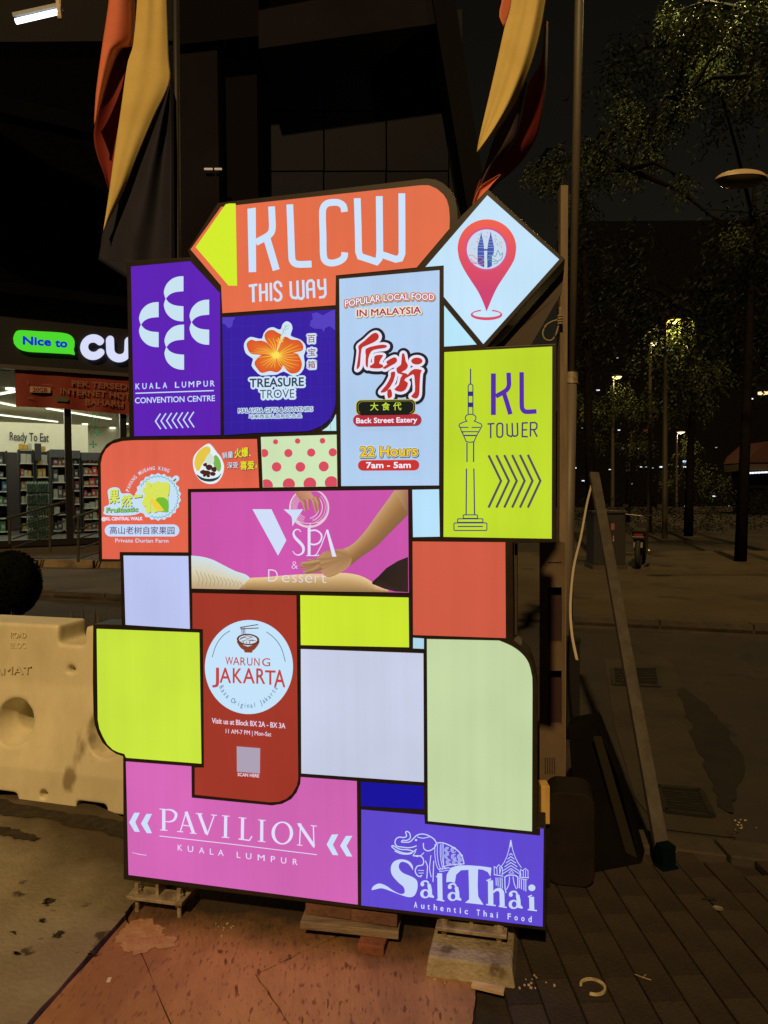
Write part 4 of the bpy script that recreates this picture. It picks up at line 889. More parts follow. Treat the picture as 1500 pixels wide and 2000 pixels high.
# ---- road barriers (moulded plastic)
YPL = MAT('yellowed_white_plastic', (.74, .69, .49), .5, c2=(.60, .56, .39), scale=2.6, c3=(.30,.25,.15), s3=4, t3=.66, bump=.15, bscale=30, spec=.4, stretch=(1,1,.5))
RPL = MAT('red_barrier_plastic', (.36, .10, .08), .5, c2=(.26, .07, .055), scale=3)
L0 = gr(0, 1560); L1 = gr(240, 1592); ex = (L1 - L0).normalized(); eyaw = math.atan2(ex.y, ex.x)
def barrier(name, x0, x1, cuts, mat, origin, yaw, lab, grp, hh=.85):
    T = Matrix.Translation(origin) @ Matrix.Rotation(yaw, 4, 'Z')
    prof = [(0,0),(0,.165),(.085,.56),(.10,hh),(.30,hh),(.315,.56),(.40,.165),(.40,0)]
    m = MB(); vs = [(x0, y, z) for y, z in prof] + [(x1, y, z) for y, z in prof]; n = len(prof)
    m.add(vs, [tuple(range(n)), tuple(range(n, 2*n))[::-1]] + [(i, n+i, n+(i+1)%n, (i+1)%n) for i in range(n)])
    o = m.build('moulded_shell', mat)
    cs = []
    for c in cuts:
        k = MB()
        if c[0] == 'box': k.box(c[1], c[2])
        else:
            _, cx, cz, r0, r1, dpt = c; y0 = 0 if cz < .165 else (cz-.165)/.395*.085
            dpt = dpt + .003 * len(cs)
            k.lathe([(0,-.12),(r0*1.12,-.12),(r0,0),(r1,dpt),(0,dpt)], (0,0,0), 32, M=Matrix.Translation((cx, y0, cz)) @ Matrix.Rotation(-math.pi/2, 4, 'X'))
        co = k.build('cutter'); bm_ = bmesh.new(); bm_.from_mesh(co.data); bmesh.ops.remove_doubles(bm_, verts=bm_.verts, dist=1e-5); bmesh.ops.recalc_face_normals(bm_, faces=bm_.faces); bm_.to_mesh(co.data); bm_.free(); cs.append(co); b = o.modifiers.new('b', 'BOOLEAN'); b.object = co; b.operation = 'DIFFERENCE'; b.solver = 'EXACT'
    rm = o.modifiers.new('r', 'REMESH'); rm.mode = 'VOXEL'; rm.voxel_size = .011; rm.use_smooth_shade = True
    sm = o.modifiers.new('s', 'SMOOTH'); sm.iterations = 4; sm.factor = .6
    bpy.context.view_layer.update()
    me = bpy.data.meshes.new_from_object(o.evaluated_get(bpy.context.evaluated_depsgraph_get()))
    bpy.data.objects.remove(o)
    for c in cs: bpy.data.objects.remove(c)
    g = empty(name, origin, lab, 'barrier', grp); g.rotation_euler = (0, 0, yaw)
    o = bpy.data.objects.new('moulded_shell', me); COL.objects.link(o); o.parent = g
    return g, T
def lx(px, py):   # photograph -> metres along the barrier's front face
    n = np.array([ex.y, -ex.x, 0]); r = ray(px, py); P0 = np.array(L0) + np.array([-ex.y, ex.x, 0]) * .05
    t = ((P0 - O) @ n) / (r @ n); q = O + r * t; return (q - P0) @ np.array(ex), q[2]
cuts = [('box', (0,0,0), (0,0,0))][:0]
nx0, nz = lx(101, 1262); nx1, _ = lx(152, 1262)
cuts.append(('box', ((nx0+nx1)/2, .2, nz + .3), (nx1-nx0, .6, .6)))
for px, py, r0, r1, dp in ((28,1408,.118,.078,.10),(212,1428,.118,.078,.10)): X, Z = lx(px, py); cuts.append(('cone', X, Z, r0, r1, dp)); cuts.append(('cone', X, Z, .074, .072, .5))
for px, py, r in ((127,1312,.021),(99,1544,.023)): X, Z = lx(px, py); cuts.append(('cone', X, Z, r, r*.85, .16))
for xa, xb in ((-60,48),(162,220)):
    A, _ = lx(xa, 1560); B, _ = lx(xb, 1570); cuts.append(('box', ((A+B)/2, .2, 0), (B-A, .6, .07)))
bar1, T1 = barrier('road_barrier', -.75, .93, cuts, YPL, L0, eyaw, 'yellowed white plastic road barrier with round recesses left of the sign', None)
FP = Plane(Vector(L0) + Vector((-ex.y, ex.x, 0)) * .096, ex, (0, .0, 1))
aa = Art(FP, (1,0,0), d=.003, step=.001)
def emboss(s, bl, br, h, w):
    aa.new('embossed_lettering', bar1, YPL); aa.text(s, bl, br, h, w); mb = aa.mb; me_v = mb.v; n = len(me_v); fr = [Vector(v) for v in me_v]; nn = Vector(FP.N) * -.005
    faces = list(mb.f); m = MB(); ed = {}
    for f in faces:
        for i in range(len(f)): e = (f[i], f[(i+1) % len(f)]); ed[e] = 1
    side = [(e[0], e[1], e[1]+n, e[0]+n) for e in ed if (e[1], e[0]) not in ed]
    m.add(fr + [v + nn for v in fr], faces + side); m.build('embossed_lettering', YPL, bar1)
emboss('ROAD', (22,1246), (52,1246), 11, .0); emboss('BLOC', (22,1266), (52,1266), 11, .0); FP = Plane(Vector(L0) + Vector((-ex.y, ex.x, 0)) * .0865, ex, (0, .0, 1)); aa.pl = FP; emboss('SELAMAT', (-52,1318), (62,1316), 15, .01)
# red one behind
RB0 = at(205, 1240, 3.72); RB0.z = 0
dirr = Vector((SU[0], SU[1], 0)).normalized()
RBO = Vector((-1.36, 3.72, 0)); 
bar2, T2 = barrier('road_barrier', 0, 2.0, [('box', (.6,.2,.95), (.14,.6,.4)), ('cone', .4, .38, .1, .07, .3), ('cone', 1.1, .38, .1, .07, .3)], RPL, RBO, syaw, 'dark red plastic road barrier mostly hidden behind the sign', None, .80)
bar1['group'] = bar2['group'] = 'plastic road barriers behind the sign'
# upright panel with square openings, seen past the sign's right edge
BEI = MAT('dull_beige_plastic', (.10, .075, .045), .6, c2=(.14, .10, .065), scale=4)
g = empty('crate_panel', gr(1078, 1600), 'dull beige upright with square openings right behind the sign edge', 'upright panel')
def W3(px, py, Y): return at(px, py, Y)
Yc = gr(1078, 1605).y
m = MB(); 
for x0, x1, y0, y1 in ((1054,1070,1060,1598),(1097,1104,1060,1560),(1070,1097,1060,1100),(1070,1097,1098,1147),(1070,1097,1256,1310),(1070,1097,1418,1590)):
    m.prism([W3(x0,y0,Yc), W3(x1,y0,Yc), W3(x1,y1,Yc), W3(x0,y1,Yc)], (0.01,.05,0))
m.build('upright', BEI, g)
m = MB(); m.prism([W3(1068,1100,Yc+.045), W3(1099,1100,Yc+.045), W3(1099,1500,Yc+.045), W3(1068,1500,Yc+.045)], (0,.01,0)); m.build('dark_liner', MAT('maroon_liner', (.035,.016,.018), .7), g)
m = MB()
for k in range(5): m.prism([W3(1064+k*4.5,1480,Yc-.001), W3(1066+k*4.5,1480,Yc-.001), W3(1066+k*4.5,1512,Yc-.001), W3(1064+k*4.5,1512,Yc-.001)], (0,.0008,0))
m.build('vent_slot', MAT('maroon_liner', (0,0,0)), g)
# yellow timber end, red brick, steel pipe
p1 = at(1062, 1566, 2.62); m = MB(); m.box((0,0,0), (.032,.06,.142)); o = m.build('timber_prop', MAT('golden_timber', (.62,.42,.12), .6, c2=(.5,.32,.1), scale=6, stretch=(8,8,1)), bevel=.002); o.location = p1; tag(o, 'golden timber stub fixed upright behind the pale green panel', 'timber')
zc = p1.z - .071
m = MB(); m.box((p1.x, p1.y+.03, zc/2), (.05,.05,zc)); o = m.build('prop_post', MAT('black_steel', (.012,.011,.01), .6, .3)); origin_to(o, (p1.x, p1.y+.03, 0)); tag(o, 'dark steel post holding the golden timber stub behind the sign', 'post')
c = gr(1104, 1628); m = MB(); m.lathe([(.058,0),(.055,.02),(.05,.06),(.046,.11),(.038,.118),(0,.12)], (0,0,0), 4, M=Matrix.Rotation(.6,4,'Z')); o = m.build('brick_weight', BRK2, bevel=.006); o.location = (c.x, c.y + .05, 0); tag(o, 'dull red block standing on the pavers right of the sign', 'block')
m = MB(); m.tube([gr(1066,1698,.02), gr(1140,1717,.02)], .0085, 12); o = m.build('steel_pipe', MAT('pipe_chrome', (.75,.6,.4), .3, .9)); origin_to(o, gr(1105,1706,0)); tag(o, 'short shiny steel pipe lying right of the sign', 'pipe')
# flag poles, timber post, rope
POLE = MAT('pole_paint', (.13, .11, .08), .55, c2=(.08, .07, .05), scale=3, stretch=(6,6,.6), spec=.5)
pb = at(1103, 1418, 4.55); ptp = at(1131, 0, 4.55); pdv = (ptp - pb).normalized()
gp = Vector((pb.x, pb.y, 0)); pdv = (ptp - gp).normalized()
g = empty('flag_pole', gp, 'tall grey flagpole rising behind the right side of the sign', 'flagpole', 'flagpoles behind the sign')
m = MB(); m.tube([gp, gp + pdv * 2.2], [.037,.034], 14).tube([gp + pdv*2.2, gp + pdv*6.4], [.029,.026], 14); m.build('shaft', POLE, g, smooth=True)
m = MB(); m.tube([gp + pdv*2.17, gp + pdv*2.24], .039, 14); m.build('collar', GALV, g)
m = MB(); m.lathe([(.09,0),(.09,.02),(.05,.03),(.05,.07),(.038,.075)], gp, 14); m.build('foot', POLE, g)
lp = at(340, 505, 4.2); lb = Vector((lp.x, lp.y, 0)); lt = at(343, -60, 4.2); ldv = (lt - lb).normalized()
g2 = empty('flag_pole', lb, 'dark flagpole rising behind the left side of the sign', 'flagpole', 'flagpoles behind the sign')
DPOLE = MAT('dark_pole', (.02,.018,.016), .5)
m = MB(); m.tube([lb, lb + ldv * 5.6], .019, 12); m.build('shaft', DPOLE, g2, smooth=True)
m = MB(); m.lathe([(.07,0),(.07,.02),(.03,.03),(.02,.06)], lb, 14); m.build('foot', DPOLE, g2)
tp = at(1100, 366, 3.3); tb = Vector((tp.x - .012, tp.y, 0))
m = MB(); m.bar(tb, tp, .034, .05, up=(0,1,0)); o = m.build('timber_post', MAT('weathered_timber', (.23,.175,.11), .75, c2=(.16,.12,.075), scale=3, stretch=(10,10,1), bump=.2), bevel=.002); origin_to(o, tb); tag(o, 'weathered timber post behind the right tip of the diamond panel', 'timber post')
ROPE = MAT('grey_rope', (.30,.25,.17), .9); m = MB()
rp = [(1094,600),(1092,622),(1078,628),(1066,636),(1060,650),(1064,662),(1076,665),(1085,655),(1091,635),(1096,622)]
m.tube([at(x, y, 3.25) for x, y in cr(rp, False, 4)], .004, 6)
for k in range(4): m.tube([at(x, y, 3.245) for x, y in ((1089,618+k*5),(1094,616+k*5),(1099,618+k*5))], .0045, 6)
o = m.build('rope_loop', ROPE, smooth=True); origin_to(o, at(1092,620,3.25)); tag(o, 'grey rope looped and knotted round the timber post', 'rope')
# leaning battens
BAT = MAT('dull_batten', (.065,.055,.042), .7, c2=(.04,.034,.026), scale=5, stretch=(4,4,1))
b0 = gr(1298, 1690); b1 = at(1160, 925, 4.3); m = MB(); m.bar(b0, b1, .056, .03, up=(0,-1,.4)); o = m.build('leaning_batten', BAT, bevel=.002); origin_to(o, b0); tag(o, 'long dull batten leaning beside the flagpole, its foot on the pavers', 'batten')
b0 = gr(1236, 1684); b1 = at(1166, 1440, 3.3); m = MB(); m.bar(b0, b1, .040, .02, up=(0,-1,.4)); o = m.build('short_batten', MAT('dark_batten', (.016,.014,.010), .9, spec=.05), bevel=.002); origin_to(o, b0); tag(o, 'short dark batten standing left of the foot of the long batten', 'batten')
st = cr([(1155,948),(1146,985),(1134,1050),(1120,1110),(1114,1180),(1116,1230),(1121,1262),(1127,1289)], False, 4)
m = MB(); n = len(st); A = [at(x, y, 4.25 - .5 * i / n) for i, (x, y) in enumerate(st)]
for i in range(n - 1): m.bar(A[i], A[i+1], .011 + .004 * i / n, .003, up=(0,-1,0))
m.tube([at(1155,948,4.25), at(1160,938,4.28)], .004, 6)
o = m.build('plastic_strap', MAT('pale_strap', (.42,.36,.26), .5)); origin_to(o, A[0]); tag(o, 'thin pale strap curving down from the top of the leaning batten', 'strap')
TEAL = MAT('teal_plastic', (.001,.005,.0055), .8, spec=.04); b = gr(1300, 1692); m = MB(); m.box((0,0,.045), (.06,.05,.09), .3).box((0,-.005,.005), (.075,.06,.01), .3); o = m.build('batten_foot', TEAL, bevel=.004); o.location = (b.x+.0, b.y-.0, 0); tag(o, 'dark teal plastic foot at the bottom of the long leaning batten', 'foot')
# dark folded tarpaulin heap / bag behind the sign on the right
DK = MAT('black_sheet', (.004,.0035,.003), .9, c2=(.006,.005,.004), scale=6, spec=.03); m = MB()
A = [gr(1128,1712), gr(1255,1688), at(1208,1520,3.05), at(1165,1402,3.45), at(1108,1412,3.5)]
m.prism(A, (0.05,.10,0)); o = m.build('black_sheet', DK, bevel=.01); origin_to(o, A[0]); tag(o, 'black rigid sheet propped upright against the battens', 'sheet')
q = gr(1109,1416); m2 = MB(); m2.box((0,0,.27),(.08,.08,.54)).box((0,0,.55),(.09,.09,.03)); o = m2.build('bollard', MAT('black_steel', (0,0,0)), bevel=.004); o.location = (q.x+.02, q.y-.02, 0); tag(o, 'short black square bollard in front of the flagpole', 'bollard')
# dim rounded plastic foot beyond the pipe
A = gr(1068, 1728); B = gr(1162, 1737); zt_ = at(1115, 1545, A.y).z; w = (B - A).length; T = Matrix.Translation((A + B) / 2) @ Matrix.Rotation(math.atan2(B.y-A.y, B.x-A.x), 4, 'Z')
m = MB(); pf = pill(-w/2, 0, w/2, zt_, .05); m.prism([T @ Vector((x, 0, y)) for x, y in pf], T.to_3x3() @ Vector((0,.16,0))); o = m.build('plastic_box', MAT('dim_grey_plastic', (.016,.012,.010), .75, c2=(.010,.008,.007), scale=5, spec=.1), bevel=.006); origin_to(o, (A+B)/2); tag(o, 'dim grey plastic box with rounded corners standing right of the elephant panel', 'box')
# ---- flags
def flag_mat(nm, c, c2): return MAT(nm, c, .75, c2=c2, scale=5, bump=.12, bscale=260, spec=.2)
FRED = flag_mat('flag_red', (.85,.25,.15), (.78,.21,.13)); FYEL = flag_mat('flag_yellow', (.78,.62,.22), (.72,.55,.19)); FDRK = flag_mat('flag_black', (.024,.024,.042), (.020,.020,.034)); FRED_SHADE = flag_mat('flag_red_shaded', (.24,.03,.022), (.2,.026,.02))  # darker red is the same red cloth with fold shade put into its colour
def cloth(name, parent, mat, LL, RR, Y, fold, n=40, m_=14, lab=None):
    """cloth between left edge LL and right edge RR (photograph readings), folded by fold(s, t) metres"""
    A = lerp2(LL, n); B = lerp2(RR, n); mb = MB(); vs = []
    for i in range(n):
        for j in range(m_):
            s = j / (m_ - 1); t = i / (n - 1); x = A[i][0]*(1-s) + B[i][0]*s; y = A[i][1]*(1-s) + B[i][1]*s
            vs.append(at(x, y, (Y(t) if callable(Y) else Y) + fold(s, t)))
    mb.add(vs, [(i*m_+j, i*m_+j+1, (i+1)*m_+j+1, (i+1)*m_+j) for i in range(n-1) for j in range(m_-1)])
    o = mb.build(name, mat, parent, smooth=True); sd = o.modifiers.new('cloth', 'SOLIDIFY'); sd.thickness = .002
    if lab: o['label'] = lab
    return o
fl = empty('flag', at(330, -100, 4.2), 'draped red, yellow and black flag hanging above the left shoulder of the sign', 'flag', 'flags on the poles')
cloth('stripe', fl, FRED, [(222,-110),(213,0),(200,90),(188,180),(184,245)], [(268,-110),(263,0),(259,86),(230,104),(188,238)], 4.06, lambda s, t: -.03*math.sin(s*3.1) + .09*s*s, lab='orange red stripe folded forward')
cloth('stripe', fl, FRED_SHADE, [(262,80),(228,102),(206,160),(188,232),(183,268),(190,305),(203,340),(213,374)], [(264,82),(256,140),(248,190),(240,240),(232,290),(225,320),(218,350),(214,374)], 4.16, lambda s, t: .10*math.sin(s*2.6)*(1-.8*t) , lab='underside of the red stripe, its shade put into the colour')
cloth('stripe', fl, FYEL, [(272,-110),(268,0),(260,88),(249,125),(237,210),(225,292),(214,372),(202,452)], [(322,-110),(326,0),(329,110),(331,163),(300,230),(268,305),(238,380),(203,447)], 4.12, lambda s, t: -.02*math.sin(s*math.pi*.9) + .03*s + .006*math.sin(s*13 + t*2)*(1-t), 50, 22, lab='yellow stripe')
cloth('stripe', fl, FDRK, [(332,162),(300,232),(268,306),(238,380),(203,448),(197,480),(192,508)], [(333,164),(334,230),(335,300),(335,380),(335,460),(335,540),(335,600)], 4.17, lambda s, t: .03*math.sin(s*9 + 1.2) - .03*s, 40, 30, lab='black stripe')
cloth('stripe', fl, FDRK, [(192,507),(205,510),(222,520),(240,540),(250,570)], [(335,507),(335,530),(335,560),(335,590),(335,610)], 4.17, lambda s, t: .03*math.sin(s*9+1.2) - .03*s, 12, 30)
fr_ = empty('flag', at(1110, -100, 4.5), 'twisted yellow, black and red flag hanging above the diamond panel', 'flag', 'flags on the poles')
cloth('stripe', fr_, FRED, [(990,-110),(980,0),(974,25),(978,40),(985,56)], [(1010,-110),(1000,0),(994,28),(990,42),(986,57)], 4.3, lambda s, t: .03*s, 14, 6, lab='red stripe')
cloth('stripe', fr_, FYEL, [(1003,-110),(999,0),(985,56),(973,110),(957,180),(944,235),(935,275),(931,296)], [(1085,-110),(1067,0),(1056,62),(1042,115),(1025,160),(998,215),(965,262),(932,297)], 4.18, lambda s, t: -.05*math.sin(s*math.pi*.55) + .12*max(0, s-.75)**1.0*2 + .006*math.sin(s*15), 50, 22, lab='yellow stripe')
cloth('stripe', fr_, flag_mat('flag_dusk', (.085,.055,.066), (.07,.046,.055)), [(1026,160),(1000,213),(978,245),(960,283),(948,325),(938,352),(926,392)], [(1030,162),(1018,215),(1012,250),(1004,275),(985,300),(960,330),(928,393)], 4.28, lambda s, t: -.04*math.sin(s*3.1), 34, 12, lab='black stripe')
cloth('stripe', fr_, FRED_SHADE, [(1064,40),(1056,120),(1032,165),(1016,240),(1004,278),(980,305),(950,335),(934,358),(922,400)], [(1070,42),(1068,130),(1062,200),(1050,260),(1030,300),(1000,335),(975,355),(948,385),(926,410)], 4.40, lambda s, t: .08*s - .03*math.sin(s*3.1), 40, 12, lab='red reverse side, its shade put into the colour')
cloth('stripe', fr_, FRED, [(976,340),(955,352),(938,364),(928,384),(922,404)], [(978,342),(965,356),(952,372),(940,386),(926,402)], 4.24, lambda s, t: .02*math.sin(s*3), 12, 8, lab='red hem')
m = MB(); m.tube([at(345,-55,4.2), at(225,-95,4.1)], .008, 8); m.build('flag_rod', DPOLE, fl)
m = MB(); m.tube([at(1134,-60,4.52), at(990,-105,4.3)], .008, 8); m.build('flag_rod', DPOLE, fr_)
# ================================================================ SHOP
FD = Vector((.863, .504, 0)).normalized(); SP0 = at(130, 700, 16.0); SP0.z = 0
SHOP = Plane(SP0, FD, (0, 0, 1)); FN = Vector(SHOP.N); IN = -FN
def fx(px, py, d=0): return Vector(SHOP.p(px, py, d))
def floc(u, dpt, z): return SP0 + FD * u + IN * dpt + Vector((0, 0, z))     # u along front, dpt behind front
def uz(px, py): v = fx(px, py) - SP0; return v.dot(FD), v.z
DARKW = MAT('dark_fascia', (.006, .0055, .009), .6, c2=(.008,.007,.01), scale=1)
shop = empty('convenience_shop', floc(0, 0, .25), 'lit convenience shop with glass front, dark fascia and red banner', 'shop')
def fbox(name, u0, u1, d0, d1, z0, z1, mat, parent, bevel=0):
    m = MB(); P = [floc(u, d, z0) for u, d in ((u0,d0),(u1,d0),(u1,d1),(u0,d1))]; m.prism(P, (0,0,z1-z0)); return m.build(name, mat, parent, bevel=bevel)
UL, UR = -7.5, 7.5
u0, zb = uz(130, 728); _, zt = uz(130, 596)
fbox('fascia', UL, UR, -.15, .35, zb, zt, DARKW, shop)
fbox('fascia_trim', UL, UR, -.19, -.15, zb - .02, zb + .06, MAT('brushed_trim', (.25,.22,.2), .35, .8), shop)
INW = MAT('shop_wall', (.72,.67,.52), .8); INF = MAT('shop_floor', (.07,.06,.05), .5); INC = MAT('shop_ceiling', (.62,.58,.46), .9)
DP_ = 14.0; DM = 9.0; ZC = zb + .02; ZF = .35
fbox('floor', UL, UR, .0, DP_, ZF-.3, ZF, INF, shop); fbox('ceiling', UL, UR, .36, DP_, ZC, ZC+.1, INC, shop)
fbox('back_wall', UL, UR, DP_, DP_+.1, ZF, ZC, INW, shop); fbox('side_wall', UL-.1, UL, 0, DP_, ZF, ZC, INW, shop); fbox('side_wall', UR, UR+.1, 0, DP_, ZF, ZC, INW, shop)
MUL = MAT('black_mullion', (.012,.012,.012), .4)
for px in (-60, 133, 241, 330, 420):
    u, _ = uz(px, 850); fbox('mullion', u-.07, u+.07, -.02, .10, ZF, zb, MUL, shop)
fbox('sill', UL, UR, -.03, .12, ZF-.02, ZF+.12, MUL, shop)
gm = bpy.data.materials.new('window_glass'); gm.use_nodes = True; n_ = gm.node_tree; n_.nodes.clear()
o_ = n_.nodes.new('ShaderNodeOutputMaterial'); tr = n_.nodes.new('ShaderNodeBsdfTransparent'); gl = n_.nodes.new('ShaderNodeBsdfGlossy'); mx = n_.nodes.new('ShaderNodeMixShader'); fr = n_.nodes.new('ShaderNodeFresnel')
tr.inputs[0].default_value = (.86,.9,.86,1); gl.inputs[1].default_value = .02; fr.inputs[0].default_value = 1.45
n_.links.new(fr.outputs[0], mx.inputs[0]); n_.links.new(tr.outputs[0], mx.inputs[1]); n_.links.new(gl.outputs[0], mx.inputs[2]); n_.links.new(mx.outputs[0], o_.inputs[0])
us = [UL] + [uz(px, 850)[0] for px in (-60,133,241,330,420)] + [UR]
for ua, ub in zip(us, us[1:]): fbox('glass_pane', ua+.08, ub-.08, .03, .042, ZF+.13, zb-.01, gm, shop)
# ceiling light lines measured off the photograph
LT = EM((255, 250, 228), 2.6)
def ceil(px, py): return gr(px, py, ZC - .03)
for (a0, a1) in (((-30,775),(28,765)),((-40,779),(30,793)),((-40,806),(112,824)),((92,798),(216,819)),((205,790),(262,800)),((-20,826),(4,829))):
    m = MB(); m.bar(ceil(*a0), ceil(*a1), .09, .03); m.build('strip_light', LT, shop)
for x, y in ((166,829),(220,836),(234,842),(70,831),(126,838),(196,851),(20,760),(245,828)):
    m = MB(); c = ceil(x, y); m.lathe([(0,-.02),(.11,-.02),(.11,.03),(0,.03)], c, 12); m.build('downlight', LT, shop)
al = bpy.data.lights.new('shop_ceiling_light', 'AREA'); al.shape = 'RECTANGLE'; al.size = 11; al.size_y = 11; al.energy = 850; al.color = (1, .96, .80)
ao = bpy.data.objects.new('shop_ceiling_light', al); COL.objects.link(ao); ao.location = floc(0, 6.8, ZC - .08); ao.rotation_euler = (0, 0, math.atan2(FD.y, FD.x)); ao.parent = shop; ao.matrix_parent_inverse = WORLDINV(shop)
# menu wall with its lettering
BKW = Plane(floc(0, DM-1.2, 0), FD, (0,0,1))
vA = BKW.p(-60, 870); vB = BKW.p(172, 862); vz = BKW.p(60, 826)[2]
ua = (Vector(vA) - SP0).dot(FD); ub = (Vector(vB) - SP0).dot(FD)
fbox('bulkhead', ua, ub, DM-1.2, DM-1.0, BKW.p(60, 884)[2], vz, INW, shop)
fbox('gondola_back', UL+.1, UR-.1, DM-2.2, DM-2.1, ZF, Plane(floc(0, DM-2.2, 0), FD, (0,0,1)).p(60, 884)[2], MAT('gondola_dark', (.035,.028,.025), .7), shop)
ab = Art(BKW, (1,0,0), d=.02, step=.01)
ab.new('lettering', shop, MAT('black_letters', (.03,.03,.035), .6), 'black letters Ready To Eat').text('Ready To Eat', (19,860), (95,863), 16, .012).done()
# food counter shelves and goods
SHB = MAT('shelf_black', (.03,.028,.03), .6); SHW = MAT('shelf_edge', (.65,.62,.5), .5)
GC = [MAT('pack_%d' % i, c, .45) for i, c in enumerate([(.55,.08,.05),(.6,.35,.05),(.08,.25,.10),(.5,.48,.4),(.25,.06,.08),(.05,.15,.3),(.35,.2,.1),(.1,.1,.1)])]
def shelf_bay(px0, px1, ptop, nsh, dpt, lab, header=None, tone=None, top=False):
    Pl = Plane(floc(0, dpt, 0), FD, (0,0,1)); a_ = (Vector(Pl.p(px0, 950)) - SP0).dot(FD); b_ = (Vector(Pl.p(px1, 950)) - SP0).dot(FD); zt_ = Pl.p((px0+px1)/2, ptop)[2]
    g = empty('shelf_unit', floc((a_+b_)/2, dpt+.3, ZF), lab, 'shelf', 'shop shelves')
    fbox('back_board', a_, b_, dpt+.5, dpt+.53, ZF, zt_, SHB, g); fbox('side_board', a_, a_+.04, dpt, dpt+.5, ZF, zt_, SHB, g); fbox('side_board', b_-.04, b_, dpt, dpt+.5, ZF, zt_, SHB, g)
    if header: fbox('header', a_, b_, dpt-.03, dpt, zt_-.22, zt_, header, g)
    gd = MB(); hs = (zt_ - ZF - .1) / nsh
    for k in range(nsh):
        z = ZF + .1 + k * hs; fbox('shelf_board', a_+.04, b_-.04, dpt, dpt+.5, z-.03, z, SHW, g); u = a_ + .06
        while u < b_ - .12:
            w = random.uniform(.07,.16); h = hs * random.uniform(.4,.78); gd.m = random.choice(tone or range(8)); 
            if random.random() < .93:
                P = [floc(uu, dd, z) for uu, dd in ((u,dpt+.05),(u+w,dpt+.05),(u+w,dpt+.3),(u,dpt+.3))]; gd.prism(P, (0,0,h))
                gd.m = 3; P = [floc(uu, dpt+.047, z+h*.3) for uu in (u+w*.2, u+w*.8)]; gd.add([P[0], P[1], P[1]+Vector((0,0,h*.35)), P[0]+Vector((0,0,h*.35))], [(0,1,2,3)])
            u += w + .012
    if top:
        u = a_ + .03
        while u < b_ - .1:
            w = random.uniform(.08,.14); gd.m = random.choice([1,1,3,2]); gd.prism([floc(uu, dd, zt_) for uu, dd in ((u,dpt+.04),(u+w,dpt+.04),(u+w,dpt+.3),(u,dpt+.3))], (0,0,random.uniform(.08,.2))); u += w + .01
    gd.mi = gd.mi[:len(gd.f)]
    o = gd.build('packaged_goods', None, mats=GC); o['kind'] = 'stuff'
    return g
shelf_bay(-30, 16, 880, 6, 4.6, 'shop shelf of bottles at the left edge behind the railing', tone=[2,5,7,7])
shelf_bay(37, 68, 878, 6, 5.2, 'shop shelf of snacks under Ready To Eat, left of the bottle stack', tone=[1,3,0,6,1], top=True)
shelf_bay(70, 98, 880, 6, 5.2, 'shop shelf of yellow packs behind the green bottle stack', tone=[1,1,3,6], top=True)
shelf_bay(100, 132, 878, 5, 4.2, 'dark tall shop shelf left of the wide mullion', header=GC[7], tone=[4,6,7,4,3])
shelf_bay(142, 158, 880, 6, 4.0, 'narrow dark shop shelf right of the wide mullion', header=GC[7], tone=[4,7,6])
shelf_bay(160, 200, 884, 7, 4.0, 'shop shelf of small packs nearest the orange panel', header=GC[7], tone=[4,6,3,7,0])
m = MB(); u, z = uz(75, 900); 
Pl = Plane(floc(0, 5.0, 0), FD, (0,0,1)); A = Vector(Pl.p(68, 866)); B = Vector(Pl.p(81, 900)); m.prism([A, Vector((B.x,B.y,A.z)), B, Vector((A.x,A.y,B.z))], IN*.2); m.build('pillar', SHB, shop)
# bottle packs stacked
WPK = MAT('green_shrink_wrap', (.30,.40,.30), .25, c2=(.5,.55,.45), scale=14, c3=(.15,.3,.2), s3=26, t3=.5, spec=.6)
Pl = Plane(floc(0, 2.0, 0), FD, (0,0,1)); a_ = (Vector(Pl.p(52, 950)) - SP0).dot(FD); b_ = (Vector(Pl.p(98, 950)) - SP0).dot(FD); zt_ = Pl.p(75, 938)[2]; hh = (zt_ - ZF) / 5
pk = None
for r in range(5):
    for c_ in range(2):
        uu = a_ + (b_-a_) * c_ / 2; w = (b_-a_)/2 - .02
        if pk is None:
            m = MB(); nb = 4
            for i in range(nb):
                for j in range(3):
                    p = FD * (w*(i+.5)/nb) + IN * (.08 + j*.1); m.lathe([(0,0),(w/nb*.48,0),(w/nb*.48,hh*.7),(w/nb*.2,hh*.86),(w/nb*.2,hh*.95),(0,hh*.95)], p, 8)
            pk = m.build('bottle_pack', WPK); o = pk
        else: o = bpy.data.objects.new('bottle_pack', pk.data); COL.objects.link(o)
        o.location = floc(uu, 2.0, ZF + r*hh)
        tag(o, ('left' if c_ == 0 else 'right') + ' green wrapped bottle pack, %s of the stack in the shop' % ['lowest','second from the bottom','middle','second from the top','top'][r], 'bottle pack', 'stacked bottle packs in the shop')
# glowing green crosses added to show a cross mirrored in the window glass
for x, y in ((190,845),(182,868)):
    m = MB(); Pl = Plane(floc(0, 1.2, 0), FD, (0,0,1)); c = Vector(Pl.p(x, y)); s = .045
    for du, dz in ((0,0),(1,0),(-1,0),(0,1),(0,-1)): m.box(c + FD*du*s*1.3 + Vector((0,0,dz*s*1.3)), (s, .02, s), math.atan2(FD.y, FD.x))
    m.bar(c + Vector((0,0,.15)), Vector((c.x, c.y, ZC)), .01)
    o = m.build('cross_reflection', EM((70,150,90), .6)); origin_to(o, c); tag(o, 'upper glowing green cross added for one mirrored in the shop glass' if y < 850 else 'lower glowing green cross added for one mirrored in the shop glass', 'reflection', 'green crosses added for ones mirrored in the shop glass')
